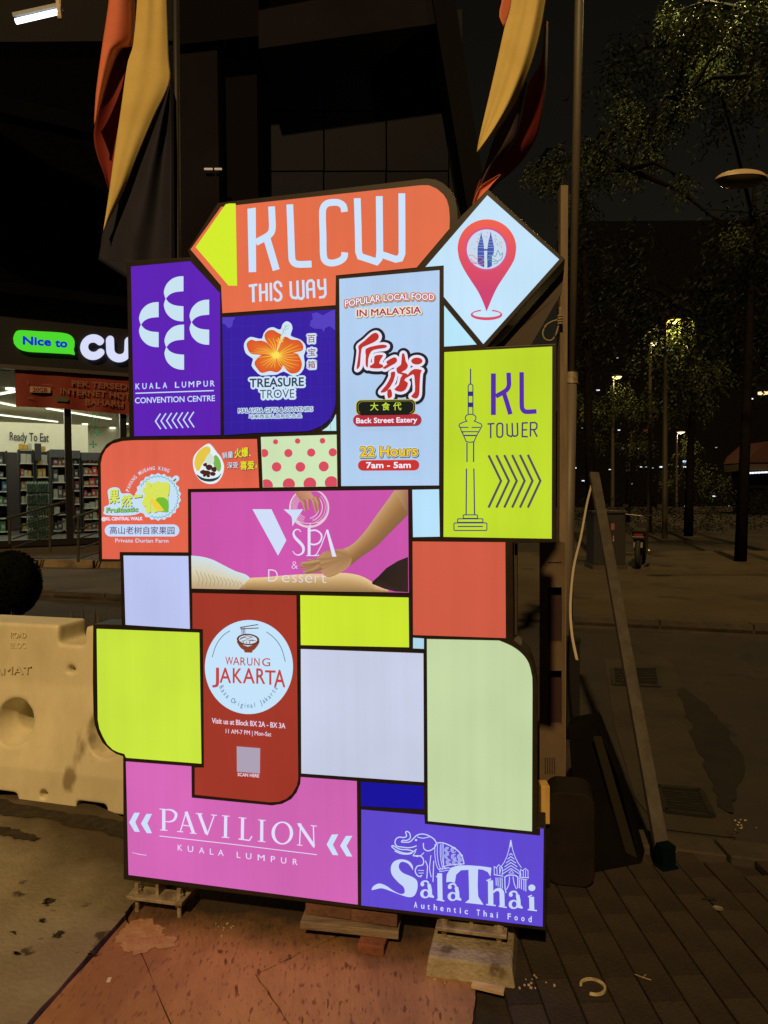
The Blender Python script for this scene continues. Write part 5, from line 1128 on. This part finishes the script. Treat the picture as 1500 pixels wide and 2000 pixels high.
# shop sign: bubble and letters, in relief on the fascia
fs = empty('shop_sign', fx(150, 690, .16), 'lit shop sign with green speech bubble and white letters CU', 'shop sign')
af = Art(SHOP, Z4, d=.16, step=.0)
def relief(name, shapes, d0, d1, mat, parent, lab=None):
    m = MB()
    for pts in shapes: m.prism([SHOP.p(*af.P(q), d1) for q in pts], FN * (d0 - d1))
    o = m.build(name, mat, parent); 
    if lab: o['label'] = lab
bub = cr([(85,385),(100,350),(135,338),(250,345),(380,352),(450,365),(482,395),(488,430),(482,465)], False, 3) + [(490,497),(455,490)] + cr([(440,490),(300,482),(180,475),(120,455),(90,420)], False, 3)
relief('speech_bubble', [bub], .16, .24, EM((76, 214, 44)), fs, 'green speech bubble')
af.d = .245; af.new('lettering', fs, EM((22, 40, 190)), 'blue letters Nice to', up=False).text('Nice', (150,430), (330,440), 50, .06).text('to', (362,446), (437,450), 50, .06).done()
def fat(pts, w):
    P = [np.array(p, float) for p in pts]; Lf = []; Rt = []
    for i in range(len(P)):
        t = P[min(i+1, len(P)-1)] - P[max(i-1, 0)]; t /= np.linalg.norm(t); nn = np.array([-t[1], t[0]]); Lf.append(tuple(P[i]+nn*w/2)); Rt.append(tuple(P[i]-nn*w/2))
    e = P[-1] - P[-2]; e /= np.linalg.norm(e); s_ = P[0] - P[1]; s_ /= np.linalg.norm(s_)
    capE = [tuple(P[-1] + (np.array([-e[1], e[0]])*math.cos(k) + e*math.sin(k))*w/2) for k in np.linspace(0, math.pi, 8)][1:-1]
    capS = [tuple(P[0] + (np.array([-s_[1], s_[0]])*math.cos(k) + s_*math.sin(k))*w/2) for k in np.linspace(0, math.pi, 8)][1:-1]
    return Lf + capE + Rt[::-1] + capS
CUW = EM((214, 220, 250))
relief('letter', [fat(ell(612,447,62,60,-38,-318,22) if False else [(612+60*math.cos(math.radians(t)), 447+58*math.sin(math.radians(t))) for t in np.linspace(-42, -322, 24)], 50)], .16, .24, CUW, fs, 'white letter C')
relief('letter', [fat([(722,398),(724,455)] + [(784+60*math.cos(math.radians(t)), 462+58*math.sin(math.radians(t))) for t in np.linspace(175, 8, 16)] + [(846,405)], 50)], .16, .24, CUW, fs, 'white letter U')
# banner
bn = empty('banner', fx(140, 770, .1), 'red banner with faint lettering hung under the shop fascia', 'banner')
BRED = MAT('banner_red', (.20,.030,.020), .6, c2=(.17,.024,.018), scale=2)
ab = Art(SHOP, Z4, d=.12, step=.004); ab.new('banner_cloth', bn, BRED, up=False)
A_ = lerp2([(97,592),(350,605),(600,622),(905,642)], 30); B_ = lerp2([(104,836),(350,845),(600,868),(905,892)], 30); vs = []
for i in range(30):
    for j in range(6):
        t = j/5; vs.append(SHOP.p(*ab.P((A_[i][0]*(1-t)+B_[i][0]*t, A_[i][1]*(1-t)+B_[i][1]*t)), .12 + .03*math.sin(i*.7)*t))
m = MB(); m.add(vs, [(i*6+j, i*6+j+1, (i+1)*6+j+1, (i+1)*6+j) for i in range(29) for j in range(5)]); o = m.build('banner_cloth', BRED, bn, smooth=True)
BT = MAT('banner_letters', (.26,.11,.075), .6); ab.d = .155
ab.new('lettering', bn, BT, 'faded letters about internet hotlink').text('PEK TERSEDIA', (472,700), (905,729), 36, .03).text('INTERNET HOTLINK', (398,752), (1005,797), 38, .03).text('BAHARU', (563,824), (812,838), 38, .03).done()
ab.new('price_field', bn, MAT('banner_pale', (.40,.28,.2), .6)).poly([(195,703),(332,712),(332,747),(195,743)]).done()
ab.new('lettering', bn, BRED).text('20GB', (215,738), (310,742), 26, .04).done()
ab.new('green_tab', bn, MAT('banner_green', (.06,.11,.05), .6)).poly([(368,775),(448,780),(446,806),(366,802)]).done()
ab.new('lettering', bn, BT, up=False).line([(178,668),(182,690)], 4).line([(270,690),(345,694)], 4).line([(180,778),(220,781)], 5).done()
# canopy over the shop, beams, tube light
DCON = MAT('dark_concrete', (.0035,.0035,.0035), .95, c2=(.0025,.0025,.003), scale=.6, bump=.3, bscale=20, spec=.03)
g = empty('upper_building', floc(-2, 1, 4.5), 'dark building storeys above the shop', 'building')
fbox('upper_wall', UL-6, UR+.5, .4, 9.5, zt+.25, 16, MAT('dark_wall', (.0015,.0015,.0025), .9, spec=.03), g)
def under(px0, py0, px1, py1, Z, w, h, mat, name, par): m = MB(); m.bar(gr(px0, py0, Z), gr(px1, py1, Z), w, h); return m.build(name, mat, par)
fbox('ledge', UL-6, UR+.5, -.5, .6, zt, zt+.22, DCON, g)
for py in (205, 330, 440):
    u_, z_ = uz(90, py); fbox('floor_band', UL-6, UR+.5, .28, .42, z_-.25, z_+.12, DCON, g)
LF = empty('tube_light', at(75, 30, 9.5), 'lit white fluorescent tube under a bracket, top left', 'tube light')
m = MB(); m.tube([at(31, 42, 9.5), at(113, 23, 9.5)], .035, 10); m.build('tube', EM((235,248,255), 3.0), LF)
m = MB(); m.bar(at(28, 33, 9.56), at(120, 13, 9.56), .10, .05); m.build('housing', MAT('lamp_housing', (.3,.3,.28), .5), LF)
m = MB(); m.bar(at(114, 2, 9.5), at(118, 38, 9.5), .05, .05).bar(at(117,22,9.5), at(117,-130,9.5), .04, .04); m.build('bracket', GALV, LF)
# ================================================================ RAMP, RAILINGS, PLANTING ON THE LEFT
pl_ = empty('railing_ramp', gr(150, 1100), 'raised dark ramp slab in front of the shop', 'ramp')
RMP = MAT('ramp_concrete', (.06,.05,.036), .9, c2=(.035,.03,.022), scale=1.2, bump=.3)
k0, k1 = gr(-60, 1100, 0), gr(420, 1112, 0); m = MB()
uf = uz(-60, 850)[0]; m.prism([Vector((k0.x,k0.y,.14)), Vector((k1.x,k1.y,.14)), floc(UR,-.05,.14), floc(uf,-.05,.14)], (0,0,-.27)); m.build('platform', RMP, pl_)
m = MB(); m.bar(Vector((k0.x-2,k0.y-.02,.02)), Vector((k1.x,k1.y-.02,.02)), .16, .26); m.build('platform_edge', MAT('worn_kerb', (.20,.15,.09), .9, c2=(.07,.05,.035), scale=2.2), pl_)
STL = MAT('stainless_rail', (.26,.25,.22), .25, .9)
def railing(posts, rails, lab, Ys):
    g = empty('handrail', at(posts[0][0], posts[0][2], posts[0][3]), lab, 'railing', 'steel handrails in front of the shop')
    for x, y0, y1, Y in posts: m = MB(); m.tube([at(x, y0, Y), at(x, y1, Y)], .028, 8); m.build('post', STL, g)
    for i, (x0, y0, Y0, x1, y1, Y1) in enumerate(rails): m = MB(); m.tube([at(x0,y0,Y0), at(x1,y1,Y1)], .026 if i == 0 else .015, 8); m.build('rail', STL, g)
railing([(19,1014,1062,13.6),(98,990,1078,14.2)], [(13,1013,13.6,127,980,14.5),(24,1034,13.6,127,1000,14.5),(24,1053,13.6,127,1018,14.5),(24,1070,13.6,127,1036,14.5)], 'steel handrail rising to the right at the left edge', 0)
railing([(153,1010,1098,13.6),(240,980,1080,14.4)], [(143,1012,13.6,250,975,14.4),(157,1033,13.6,250,1000,14.4),(157,1051,13.6,250,1020,14.4),(157,1071,13.6,250,1040,14.4),(157,1090,13.6,250,1060,14.4)], 'steel handrail running behind the orange panel', 0)
for d_ in (0,):
    g = empty('round_shrub', gr(-8, 1240), 'dark round clipped shrub behind the road barrier at the left edge', 'shrub')
    c = at(22, 1140, 5.6); BLK = MAT('shrub_black', (.0035,.0045,.003), .95, spec=.05); m = MB(); n = 24; vs = []; fs_ = []
    for i in range(n+1):
        for j in range(36):
            ph = math.pi * i / n; th_ = 2*math.pi*j/36; r = .215 * (1 + .035*math.sin(5*th_+3*ph) + random.uniform(-.015,.015)); zz_ = r*math.cos(ph)*1.18; vs.append(c + Vector((r*math.sin(ph)*math.cos(th_), r*math.sin(ph)*math.sin(th_), zz_)))
    for i in range(n):
        for j in range(36): fs_.append((i*36+j, i*36+(j+1)%36, (i+1)*36+(j+1)%36, (i+1)*36+j))
    m.add(vs, fs_); m.build('crown', BLK, g)
    LV = MAT('leaf_dark', (.030,.040,.016), .7, c2=(.018,.025,.01), scale=3); m = MB()
    for k in range(1500):
        v = Vector((random.gauss(0,1), random.gauss(0,1), random.gauss(0,1))).normalized(); p_ = c + Vector((v.x*.222, v.y*.222, v.z*.26)); t1 = v.cross(Vector((random.random(), random.random(), 1))).normalized()*.012; t2 = v*.012 + v.cross(t1)*.8
        m.add([p_-t1, p_+t2, p_+t1], [(0,1,2)])
    m.build('leaves', BLK, g)['kind'] = 'stuff'
    m = MB(); b_ = Vector((c.x-.05, c.y, -.1)); m.tube([b_, c - Vector((0,0,.2))], [.09,.06], 10); m.build('trunk', BLK, g)
# spiky plants behind the barrier
LF1 = MAT('pale_leaf', (.10,.085,.04), .6, c2=(.06,.055,.025), scale=4)
for i, (px, py, Y, s, lab) in enumerate(((24,1196,4.6,.13,'small leafy plant at the foot of the dark shrub'),(152,1190,4.3,.085,'pale spiky plant behind the notch of the road barrier'),(193,1188,4.3,.09,'pale spiky plant beside the sign, behind the barrier'))):
    top = at(px, py, Y); b_ = Vector((top.x, top.y, -.1)); g = empty('spiky_plant', b_, lab, 'plant', 'plants behind the road barrier')
    m = MB()
    for k in range(9):
        t = k * 2.4; w_ = Vector((math.cos(t), math.sin(t), 0)); tipz = top.z + random.uniform(-.06,.03); tip = Vector((b_.x, b_.y, tipz)) + w_*random.uniform(.01,.06); mid = Vector((b_.x, b_.y, top.z*.5)) + w_*.05; sd_ = w_.cross(Vector((0,0,1)))*.022
        m.add([b_-sd_, b_+sd_, mid+sd_*1.3, mid-sd_*1.3, tip], [(0,1,2,3),(3,2,4)])
    m.build('leaf_blades', LF1, g)
# ================================================================ DARK STRUCTURES BEHIND
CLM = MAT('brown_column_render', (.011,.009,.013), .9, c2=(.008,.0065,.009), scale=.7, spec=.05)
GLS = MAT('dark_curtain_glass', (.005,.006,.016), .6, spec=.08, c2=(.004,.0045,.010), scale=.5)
tw = empty('tower_block', at(640, 957, 13), 'dark panelled building behind the sign with a brown corner column', 'building')
def wallq(pts, Y, mat, name, dy=.4, par=tw): m = MB(); m.prism([at(x, y, Y) for x, y in pts], (0, dy, 0)); return m.build(name, mat, par)
def col(x0, x1, y0, y1, Y, dy, mat, name, par=tw):
    A = at(x0, (y0+y1)/2, Y); B = at(x1, (y0+y1)/2, Y); zt_ = at((x0+x1)/2, y0, Y).z; zb_ = max(-.1, at((x0+x1)/2, y1, Y).z); m = MB()
    m.prism([Vector((A.x,Y,zb_)), Vector((B.x,Y,zb_)), Vector((B.x,Y+dy,zb_)), Vector((A.x,Y+dy,zb_))], (0,0,zt_-zb_)); return m.build(name, mat, par)
col(336, 432, 88, 1200, 12.0, 1.4, CLM, 'column'); col(432.5, 508, 92, 1200, 12.3, 1.1, MAT('column_side', (.006,.005,.007), .9, spec=.03), 'column_side')  # side face darker than the front: its shade is put into the colour
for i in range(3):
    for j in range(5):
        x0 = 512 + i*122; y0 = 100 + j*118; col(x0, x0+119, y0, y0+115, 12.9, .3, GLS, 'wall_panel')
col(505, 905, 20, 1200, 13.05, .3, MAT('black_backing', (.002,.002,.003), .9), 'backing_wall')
m = MB(); m.prism([at(505,95,11.9), at(505,20,11.9), at(880,-50,11.9), at(880,42,11.9)], (0,1.2,0)); m.build('beam', CLM, tw)
m = MB(); m.prism([at(835,-60,11.8), at(880,-60,11.8), at(955,420,11.8), at(955,1100,11.8), at(920,1100,11.8), at(915,420,11.8)], (0,.8,0)); m.build('slanted_column', MAT('column_side', (0,0,0)), tw)
col(-400, 335, -200, 82, 12.6, .5, MAT('black_backing', (0,0,0)), 'roof_wall')
m = MB(); m.prism([at(340,88,11.9), at(340,-90,11.9), at(505,-90,11.9), at(505,70,11.9)], (0,1,0)); m.build('canopy_edge', MAT('column_side', (0,0,0)), tw)
LSM = EM((190,160,130), .8)
for x0, x1 in ((399,415),(419,433)):
    m = MB(); m.bar(at(x0, 330, 11.93), at(x1, 330, 11.93), .035, .02); m.bar(at(x0, 330, 11.96), at(x1, 329, 11.96), .06, .05) if False else None; m.build('marker_light', LSM, tw)
# far things on the right
DKB = MAT('night_wall', (.0035,.0035,.0035), .95, spec=.05)
far = empty('far_building', at(1290, 1000, 60), 'long low dark building in the distance with rows of small lamps', 'building')
def farbox(x0, x1, y0, Y, par, mat=DKB, dy=6, name='wall'):
    A = at(x0, 950, Y); B = at(x1, 950, Y); zt_ = at((x0+x1)/2, y0, Y).z; m = MB(); m.prism([Vector((A.x,Y,-.1)), Vector((B.x,Y,-.1)), Vector((B.x,Y+dy,-.1)), Vector((A.x,Y+dy,-.1))], (0,0,zt_+.1)); return m.build(name, mat, par)
farbox(1090, 1660, 800, 62, far)
def dotlamp(x, y, Y, r, c, k, par, sx=1.6):
    m = MB(); m.lathe([(0,-r*.6),(r*sx,-.4*r),(r*sx,.4*r),(0,r*.6)], at(x, y, Y), 8); m.build('lamp', EM(c, k), par)
for x, y, r in ((1122,914,.11),(1116,914,.08),(1191,917,.06),(1252,912,.06),(1262,912,.05),(1275,914,.05),(1292,912,.11),(1322,911,.07),(1338,912,.10),(1139,939,.08),(1120,944,.05),(1234,945,.04),(1216,875,.05),(1209,840,.07),(1247,876,.05),(1137,836,.04),(1345,956,.05),(1395,969,.09),(1340,988,.09),(1424,988,.04),(1300,945,.08),(1115,966,.05),(1399,874,.05)):
    dotlamp(x, y, 61.8, r, (225,235,245) if r > .055 else (150,165,160), 1.3, far)
dotlamp(1342, 901, 61.8, .17, (190,215,255), 1.6, far, 2.2)
dotlamp(1262, 841, 61.8, .14, (120,30,24), .6, far)
tall = empty('office_tower', at(1300, 900, 85), 'tall dark office tower far behind the trees', 'building')
farbox(1120, 1700, 430, 85, tall, dy=8)
for x, y, r, c in ((1168,762,.12,(220,230,250)),(1378,813,.26,(255,235,205)),(1467,779,.15,(225,225,225)),(1490,768,.36,(255,215,160)),(1305,684,.1,(200,200,200)),(1234,704,.07,(160,180,190)),(1206,699,.07,(150,160,160)),(1311,684,.12,(180,190,190))): dotlamp(x, y, 84.8, r, c, 1.5, tall)
aw = empty('lit_kiosk', at(1480, 925, 40), 'red roofed kiosk with a row of white lamps at the right edge', 'kiosk')
A = at(1462, 915, 40); B = at(1560, 915, 40); m = MB(); m.prism([at(1462,903,40), at(1470,888,40), at(1500,862,40), at(1560,858,40), at(1560,903,40)], (0,3,0)); m.build('roof', MAT('kiosk_red', (.030,.006,.005), .8), aw)
m = MB(); m.prism([at(1464,919,40.1), at(1464,903,40.1), at(1560,903,40.1), at(1560,919,40.1)], (0,3,0)); m.build('fascia', MAT('kiosk_tan', (.03,.018,.011), .8), aw)
m = MB(); m.prism([at(1464,1004,41), at(1464,919,41), at(1560,919,41), at(1560,1004,41)], (0,2,0)); m.build('wall', DKB, aw)
for k in range(7): m = MB(); m.bar(at(1462+k*6.3, 924-k*.3, 39.98), at(1466+k*6.3, 923.8-k*.3, 39.98), .09, .09); m.build('lamp', EM((235,242,255), 1.6), aw)
# street lamps in the distance
SLP = MAT('lamp_post_paint', (.035,.03,.02), .7)
def street_lamp(px, ptop, Y, lab, c, k, hx=10, pbot=None, energy=0, head=True, hr=.16):
    top = at(px, ptop, Y); b_ = Vector((top.x, top.y, 0)); g = empty('street_lamp', b_, lab, 'street lamp', 'lit street lamps down the road')
    m = MB(); m.tube([b_, top], [.09,.05], 8); m.build('post', SLP, g)
    hd = at(px + hx, ptop - 6, Y); m = MB(); m.tube([top, (top + hd)/2 + Vector((0,0,.12)), hd], .03, 6); m.build('arm', SLP, g)
    m = MB(); m.lathe([(0,.10),(hr*.7,.09),(hr*1.3,.03),(hr*1.3,0)], hd, 12); m.build('hood', SLP, g)
    m = MB(); m.lathe([(hr*1.25,0),(hr*.8,-.07),(0,-.10)], hd, 12); m.build('lens', EM(c, k), g)
    if energy:
        l = bpy.data.lights.new('street_lamp_light', 'POINT'); l.energy = energy; l.color = (1, .72, .22); l.shadow_soft_size = .12
        lo = bpy.data.objects.new('street_lamp_light', l); COL.objects.link(lo); lo.location = hd - Vector((0,0,.22)); lo.parent = g; lo.matrix_parent_inverse = WORLDINV(g)
    return hd
H1 = street_lamp(1197, 742, 30, 'lit street lamp with a yellow glow in leaves, leftmost and lowest of the near three', (255,240,150), 2.2, 8, energy=120)
H2 = street_lamp(1270, 676, 24, 'street lamp with small white lights among twigs, middle of the near three', (255,235,190), 1.8, 8, energy=60, hr=.10)
H3 = street_lamp(1300, 632, 21, 'brightest yellow street lamp shining through leaves, highest of the near three', (255,225,90), 2.4, 17, energy=130, hr=.16)
H4 = street_lamp(1322, 850, 42, 'small lit street lamp low in the distance over a glowing bush', (255,240,190), 1.8, 8, energy=200, hr=.18)
# big unlit street light head reaching in from the right edge
hl = at(1447, 350, 7.2); g = empty('street_light', Vector((hl.x+3.2, hl.y+.3, 0)), 'unlit street light with an oval head reaching in from the right edge', 'street light')
m = MB(); Rr = .255; vs = []; fs_ = []
for i in range(9):
    for j in range(24):
        ph = i/8*math.pi/2; t = 2*math.pi*j/24; vs.append(hl + Vector((Rr*math.cos(t)*math.cos(ph), .13*math.sin(t)*math.cos(ph), .085*math.sin(ph) - .0)))
for i in range(8):
    for j in range(24): fs_.append((i*24+j, i*24+(j+1)%24, (i+1)*24+(j+1)%24, (i+1)*24+j))
m.add(vs, fs_); m.build('hood', MAT('lamp_hood', (.50,.38,.22), .45), g, smooth=True)
m = MB(); m.add([hl + Vector((Rr*.97*math.cos(2*math.pi*j/24)*k_, .125*math.sin(2*math.pi*j/24)*k_, -.003-dz)) for k_, dz in ((1,0),(.8,.05),(.4,.07)) for j in range(24)], [(i*24+j, i*24+(j+1)%24, (i+1)*24+(j+1)%24, (i+1)*24+j) for i in range(2) for j in range(24)] + [tuple(range(48,72))]); m.build('lens', MAT('dull_lens', (.06,.055,.04), .25), g, smooth=True)
m = MB(); q = Vector((hl.x+3.2, hl.y+.3, 0)); m.tube([hl + Vector((.24,0,.01)), hl + Vector((.6,.02,.03)), hl + Vector((2.4,.2,-.3)), Vector((q.x,q.y,hl.z-1.2))], [.03,.03,.035,.045], 10); m.build('arm', POLE, g, smooth=True)
m = MB(); m.tube([q, Vector((q.x,q.y,hl.z-1.15))], [.09,.05], 12); m.build('post', POLE, g, smooth=True)
# lit lamp just above the top edge, glowing over the trees
tl = at(1392, -75, 9.0); lampg = empty('street_lamp', Vector((tl.x+2.5, tl.y, 0)), 'tall lit street lamp just above the top right of the view', 'street lamp')
m = MB(); m.lathe([(0,.10),(.2,.07),(.26,0)], tl, 16); m.build('hood', SLP, lampg); m = MB(); m.lathe([(.25,0),(.14,-.07),(0,-.09)], tl, 16); m.build('lens', EM((255,225,120), 3), lampg)
m = MB(); q = Vector((tl.x+2.5, tl.y, 0)); m.tube([q, Vector((q.x,q.y,tl.z-.5)), tl + Vector((1.2,0,.2)), tl + Vector((.2,0,.03))], [.09,.06,.05,.04], 10); m.build('post', SLP, lampg)
l = bpy.data.lights.new('street_lamp_light', 'POINT'); l.energy = 160; l.color = (1, .82, .30); l.shadow_soft_size = .15
lo = bpy.data.objects.new('street_lamp_light', l); COL.objects.link(lo); lo.location = tl - Vector((0,0,.25)); lo.parent = lampg; lo.matrix_parent_inverse = WORLDINV(lampg)
# ---- utility cabinet and motorcycle on the far pavement
c = gr(1191, 1112); Yb = c.y; g = empty('utility_cabinet', (c.x, c.y, 0), 'dark utility cabinet on the far pavement left of the motorcycle', 'cabinet')
CB = MAT('cabinet_paint', (.014,.014,.013), .6); w = 62*Yb/F; h = 110*Yb/F
m = MB(); m.box((c.x, c.y+.25, h/2+.04), (w, .5, h-.08)); m.build('box', CB, g, bevel=.01); m = MB(); m.box((c.x, c.y+.25, .04), (w+.06, .55, .08)); m.build('plinth', KERB, g); m = MB(); m.box((c.x, c.y+.25, h+.02), (w+.05,.56,.04)); m.build('lid', CB, g)
m = MB(); m.box((c.x, c.y-.006, h/2), (.01,.012,h*.8)); m.build('door_seam', MAT('black_void', (0,0,0)), g); m = MB(); m.box((c.x+.06, c.y-.01, h*.55), (.02,.02,.1)); m.build('handle', GALV, g)
m = MB(); m.box((c.x+.05, c.y-.008, h+.0-.25), (.06,.01,.12)); m.build('sticker', EM((150,80,50), .35), g)  # sticker is given a glow of its own, with no lamp behind it
def motorcycle(px, py):
    b = gr(px, py); s = 1.0; g = empty('motorcycle', b, 'dark motorcycle parked on the far pavement beside the cabinet', 'motorcycle'); yaw = 1.15
    T = Matrix.Translation(b) @ Matrix.Rotation(yaw, 4, 'Z'); BK = MAT('bike_black', (.018,.016,.016), .35, spec=.6); CH = MAT('bike_chrome', (.5,.45,.38), .25, .9); RB_ = MAT('tyre_rubber', (.012,.012,.012), .8)
    def tor(c0, R0, r0, name, mat, par):
        m = MB(); vs = []; fs = []
        for i in range(24):
            a = 2*math.pi*i/24
            for j in range(8): bb_ = 2*math.pi*j/8; vs.append(T @ Vector((c0[0] + (R0+r0*math.cos(bb_))*math.cos(a), c0[1] + r0*math.sin(bb_), c0[2] + (R0+r0*math.cos(bb_))*math.sin(a))))
        for i in range(24):
            for j in range(8): fs.append((i*8+j, i*8+(j+1)%8, ((i+1)%24)*8+(j+1)%8, ((i+1)%24)*8+j))
        m.add(vs, fs); return m.build(name, mat, par, smooth=True)
    for wx in (-.62, .62):
        tor((wx,0,.29), .24, .05, 'wheel', RB_, g); m = MB()
        for k in range(5):
            a = k*2*math.pi/5; m.bar(T @ Vector((wx,0,.29)), T @ Vector((wx+.22*math.cos(a),0,.29+.22*math.sin(a))), .02)
        m.build('wheel_spokes', CH, g)
    m = MB(); prof = [(-.55,.62),(-.2,.70),(.1,.62),(.25,.75),(.42,.86),(.5,.72),(.38,.5),(.15,.28),(-.2,.26),(-.35,.42)]
    top = [T @ Vector((x, -.11, z)) for x, z in prof]; m.prism(top, T.to_3x3() @ Vector((0,.22,0))); m.build('body', BK, g, bevel=.03)
    m = MB(); m.prism([T @ Vector((x,-.12,z)) for x, z in ((-.62,.70),(-.2,.74),(.05,.68),(.05,.62),(-.55,.60))], T.to_3x3() @ Vector((0,.24,0))); m.build('seat', RB_, g, bevel=.02)
    m = MB(); m.tube([T @ Vector((.62,0,.29)), T @ Vector((.42,0,.95))], .025, 8); m.build('fork', CH, g)
    m = MB(); m.tube([T @ Vector((.36,-.33,.98)), T @ Vector((.42,0,.94)), T @ Vector((.36,.33,.98))], .014, 8); m.build('handlebar', BK, g)
    for sy in (-1, 1): m = MB(); m.tube([T @ Vector((.37,sy*.25,.98)), T @ Vector((.36,sy*.3,1.12))], .007, 6); m.box((0,0,0), (.02,.1,.06), 0, T @ Matrix.Translation((.36,sy*.32,1.15))); m.build('mirror', BK, g)
    m = MB(); m.box((0,0,0), (.05,.16,.07), 0, T @ Matrix.Translation((-.66,0,.62))); m.build('tail_light', MAT('tail_red', (.2,.02,.02), .3), g)
    m = MB(); m.box((0,0,0), (.01,.16,.1), 0, T @ Matrix.Translation((-.72,0,.45))); m.build('number_plate', MAT('plate_grey', (.2,.19,.17), .5), g)
    m = MB(); m.box((0,0,0), (.34,.22,.05), 0, T @ Matrix.Translation((-.62,0,.585))); m.build('mudguard', BK, g, bevel=.01)
    m = MB(); m.tube([T @ Vector((.1,-.16,.22)), T @ Vector((-.6,-.18,.34))], [.03,.045], 10); m.build('exhaust', CH, g, smooth=True)
motorcycle(1252, 1104)
# ---- trees
BARK = MAT('bark', (.008,.0065,.0055), .95, c2=(.005,.004,.0035), scale=8, spec=.05)
LEAF = MAT('leaf_green', (.045,.062,.018), .6, c2=(.026,.040,.012), scale=1.5, spec=.3)
LEAF_SHADE = MAT('leaf_green_shaded', (.010,.015,.006), .7, c2=(.006,.010,.004), scale=1.5, spec=.2)  # leaf green darkened: trees outside the lamplight carry their shade in the colour
def sprays(m, c, n, R_, ll=.10, droop=.6, per=9):
    """n drooping twigs of narrow leaves scattered round c"""
    for _ in range(n):
        v = Vector((random.gauss(0,1), random.gauss(0,1), random.gauss(0,.7))); v = v.normalized() * R_ * random.random()**.45; p = c + v
        d = Vector((random.gauss(0,1), random.gauss(0,1), -droop)).normalized(); st = ll * .55
        for k in range(per):
            q = p + d * st * k; d = (d + Vector((0,0,-.09))).normalized(); s_ = d.cross(Vector((random.gauss(0,.3), random.gauss(0,.3), 1))).normalized() * (1 if k % 2 else -1)
            tip = q + (s_ * .85 + d * .6 + Vector((0,0,random.uniform(-.3,.1)))) .normalized() * ll; w_ = (tip - q).cross(Vector((random.random(), random.random(), random.random()))).normalized() * ll * .13
            mid = (q + tip) / 2; m.add([q, mid + w_, tip, mid - w_], [(0,1,2,3)])
def tree(base, h, blobs, lab, ll=.12, dens=70, tr_=.16, droop=.6, leaf=None):
    g = empty('street_tree', base, lab, 'tree', 'trees along the road'); top = Vector((base.x + random.uniform(-.3,.3), base.y, h * .8))
    m = MB(); m.tube([base, base.lerp(top, .35) + Vector((random.uniform(-.1,.1),0,0)), base.lerp(top, .7), top], [tr_, tr_*.8, tr_*.6, tr_*.3], 10); m.build('trunk', BARK, g, smooth=True)
    m = MB(); lf = MB(); joins = [base.lerp(top, t) for t in (.45,.6,.75,.9)]
    for c, r in sorted(blobs, key=lambda b: (b[0] - top).length):
        s = min(joins, key=lambda q: (q - c).length + .35 * abs(q.z - c.z)); joins.append(c); mid = s.lerp(c, .5) + Vector((0,0,.12)); m.tube([s, mid, c], [tr_*.35, tr_*.2, tr_*.06], 6)
        for k in range(4):
            e = c + Vector((random.gauss(0,r*.5), random.gauss(0,r*.5), random.gauss(0,r*.35))); m.tube([mid.lerp(c, .6), e], [tr_*.09, .006], 5)
        sprays(lf, c, int(dens * r * r), r, ll, droop)
    m.build('limb', BARK, g); lf.build('crown', leaf or LEAF, g, fix=False); return g
def BL(L, Y): return [(at(x, y, Y + random.uniform(-1, 1)), r * Y / F) for x, y, r in L]
Yt = 9.5
tree(gr(1446, 1096), 9.5, BL([(1050,325,26),(1085,335,26),(1150,290,30),(1170,325,28),(1135,375,24),(1145,400,18),(1215,200,30),(1240,230,34),(1275,225,28),(1200,265,24),(1325,190,30),(1345,185,20),(1260,310,30),(1275,285,22),(1230,330,20),(1330,345,18),(1430,455,26),(1090,290,16),(1300,255,16),(1380,30,40),(1345,75,34),(1430,85,38),(1390,120,34),(1310,25,30),(1455,20,36),(1465,150,30)], Yt), 'feathery tree whose hanging twigs catch the lamplight above the right side', .06, 1500, .12, 1.0)
tree(gr(1560, 1085), 12, BL([(1500,520,110),(1420,560,100),(1330,600,90),(1500,650,100),(1410,690,80),(1250,560,70),(1480,420,90),(1500,120,140),(1400,140,120),(1300,80,110),(1210,130,80),(1440,20,110)], 15), 'large dark tree at the right edge reaching over the top corner', .16, 60, .2, .6, LEAF_SHADE)
tree(at(1260, 1000, 24) * 1 if False else Vector((at(1345,950,22).x, 22, 0)), 9, BL([(1322,640,18),(1335,628,14),(1318,665,18),(1282,672,14),(1320,660,32),(1345,690,40),(1300,700,35),(1330,740,45),(1290,780,40),(1360,780,40),(1250,700,22),(1400,720,40),(1290,650,24)], 21.5), 'tree with yellow lit leaves around the brightest street lamp', .13, 160, .14)
tree(Vector((at(1225,950,31).x, 31, 0)), 8, BL([(1210,748,14),(1205,765,12),(1212,755,20),(1225,775,26),(1195,790,26),(1240,800,30),(1160,800,30),(1180,850,35),(1250,860,35),(1140,770,26)], 30.4), 'slim distant tree behind the leftmost street lamp', .15, 90, .12)
tree(Vector((at(1345,950,44).x, 44, 0)), 5, BL([(1342,870,14),(1330,880,12),(1352,885,14),(1345,858,16),(1370,920,26),(1310,930,24),(1400,940,28)], 42.6), 'small round tree glowing under the farthest street lamp', .2, 60, .1)
tree(Vector((at(1180,950,16).x+.2, 17.5, 0)), 11, BL([(1170,540,70),(1150,640,60),(1190,700,55),(1120,480,60),(1230,470,60),(1200,600,60)], 17.5), 'dark upright tree just right of the flagpole', .16, 50, .13, .6, LEAF_SHADE)
sh = MB()
for k in range(60): c = at(random.uniform(1130,1500), random.uniform(975,1040), 24 + random.uniform(0,6)); sprays(sh, c, 14, .7, .14, .1, 6)
tag(sh.build('hedge_growth', LEAF_SHADE, fix=False), kind='stuff')
# sky dome is the world; a dark low wall closes the road on the left, behind the shop
for o in SC.objects:
    if o.type == 'LIGHT' and o.data.type == 'POINT': o.data.use_shadow = True
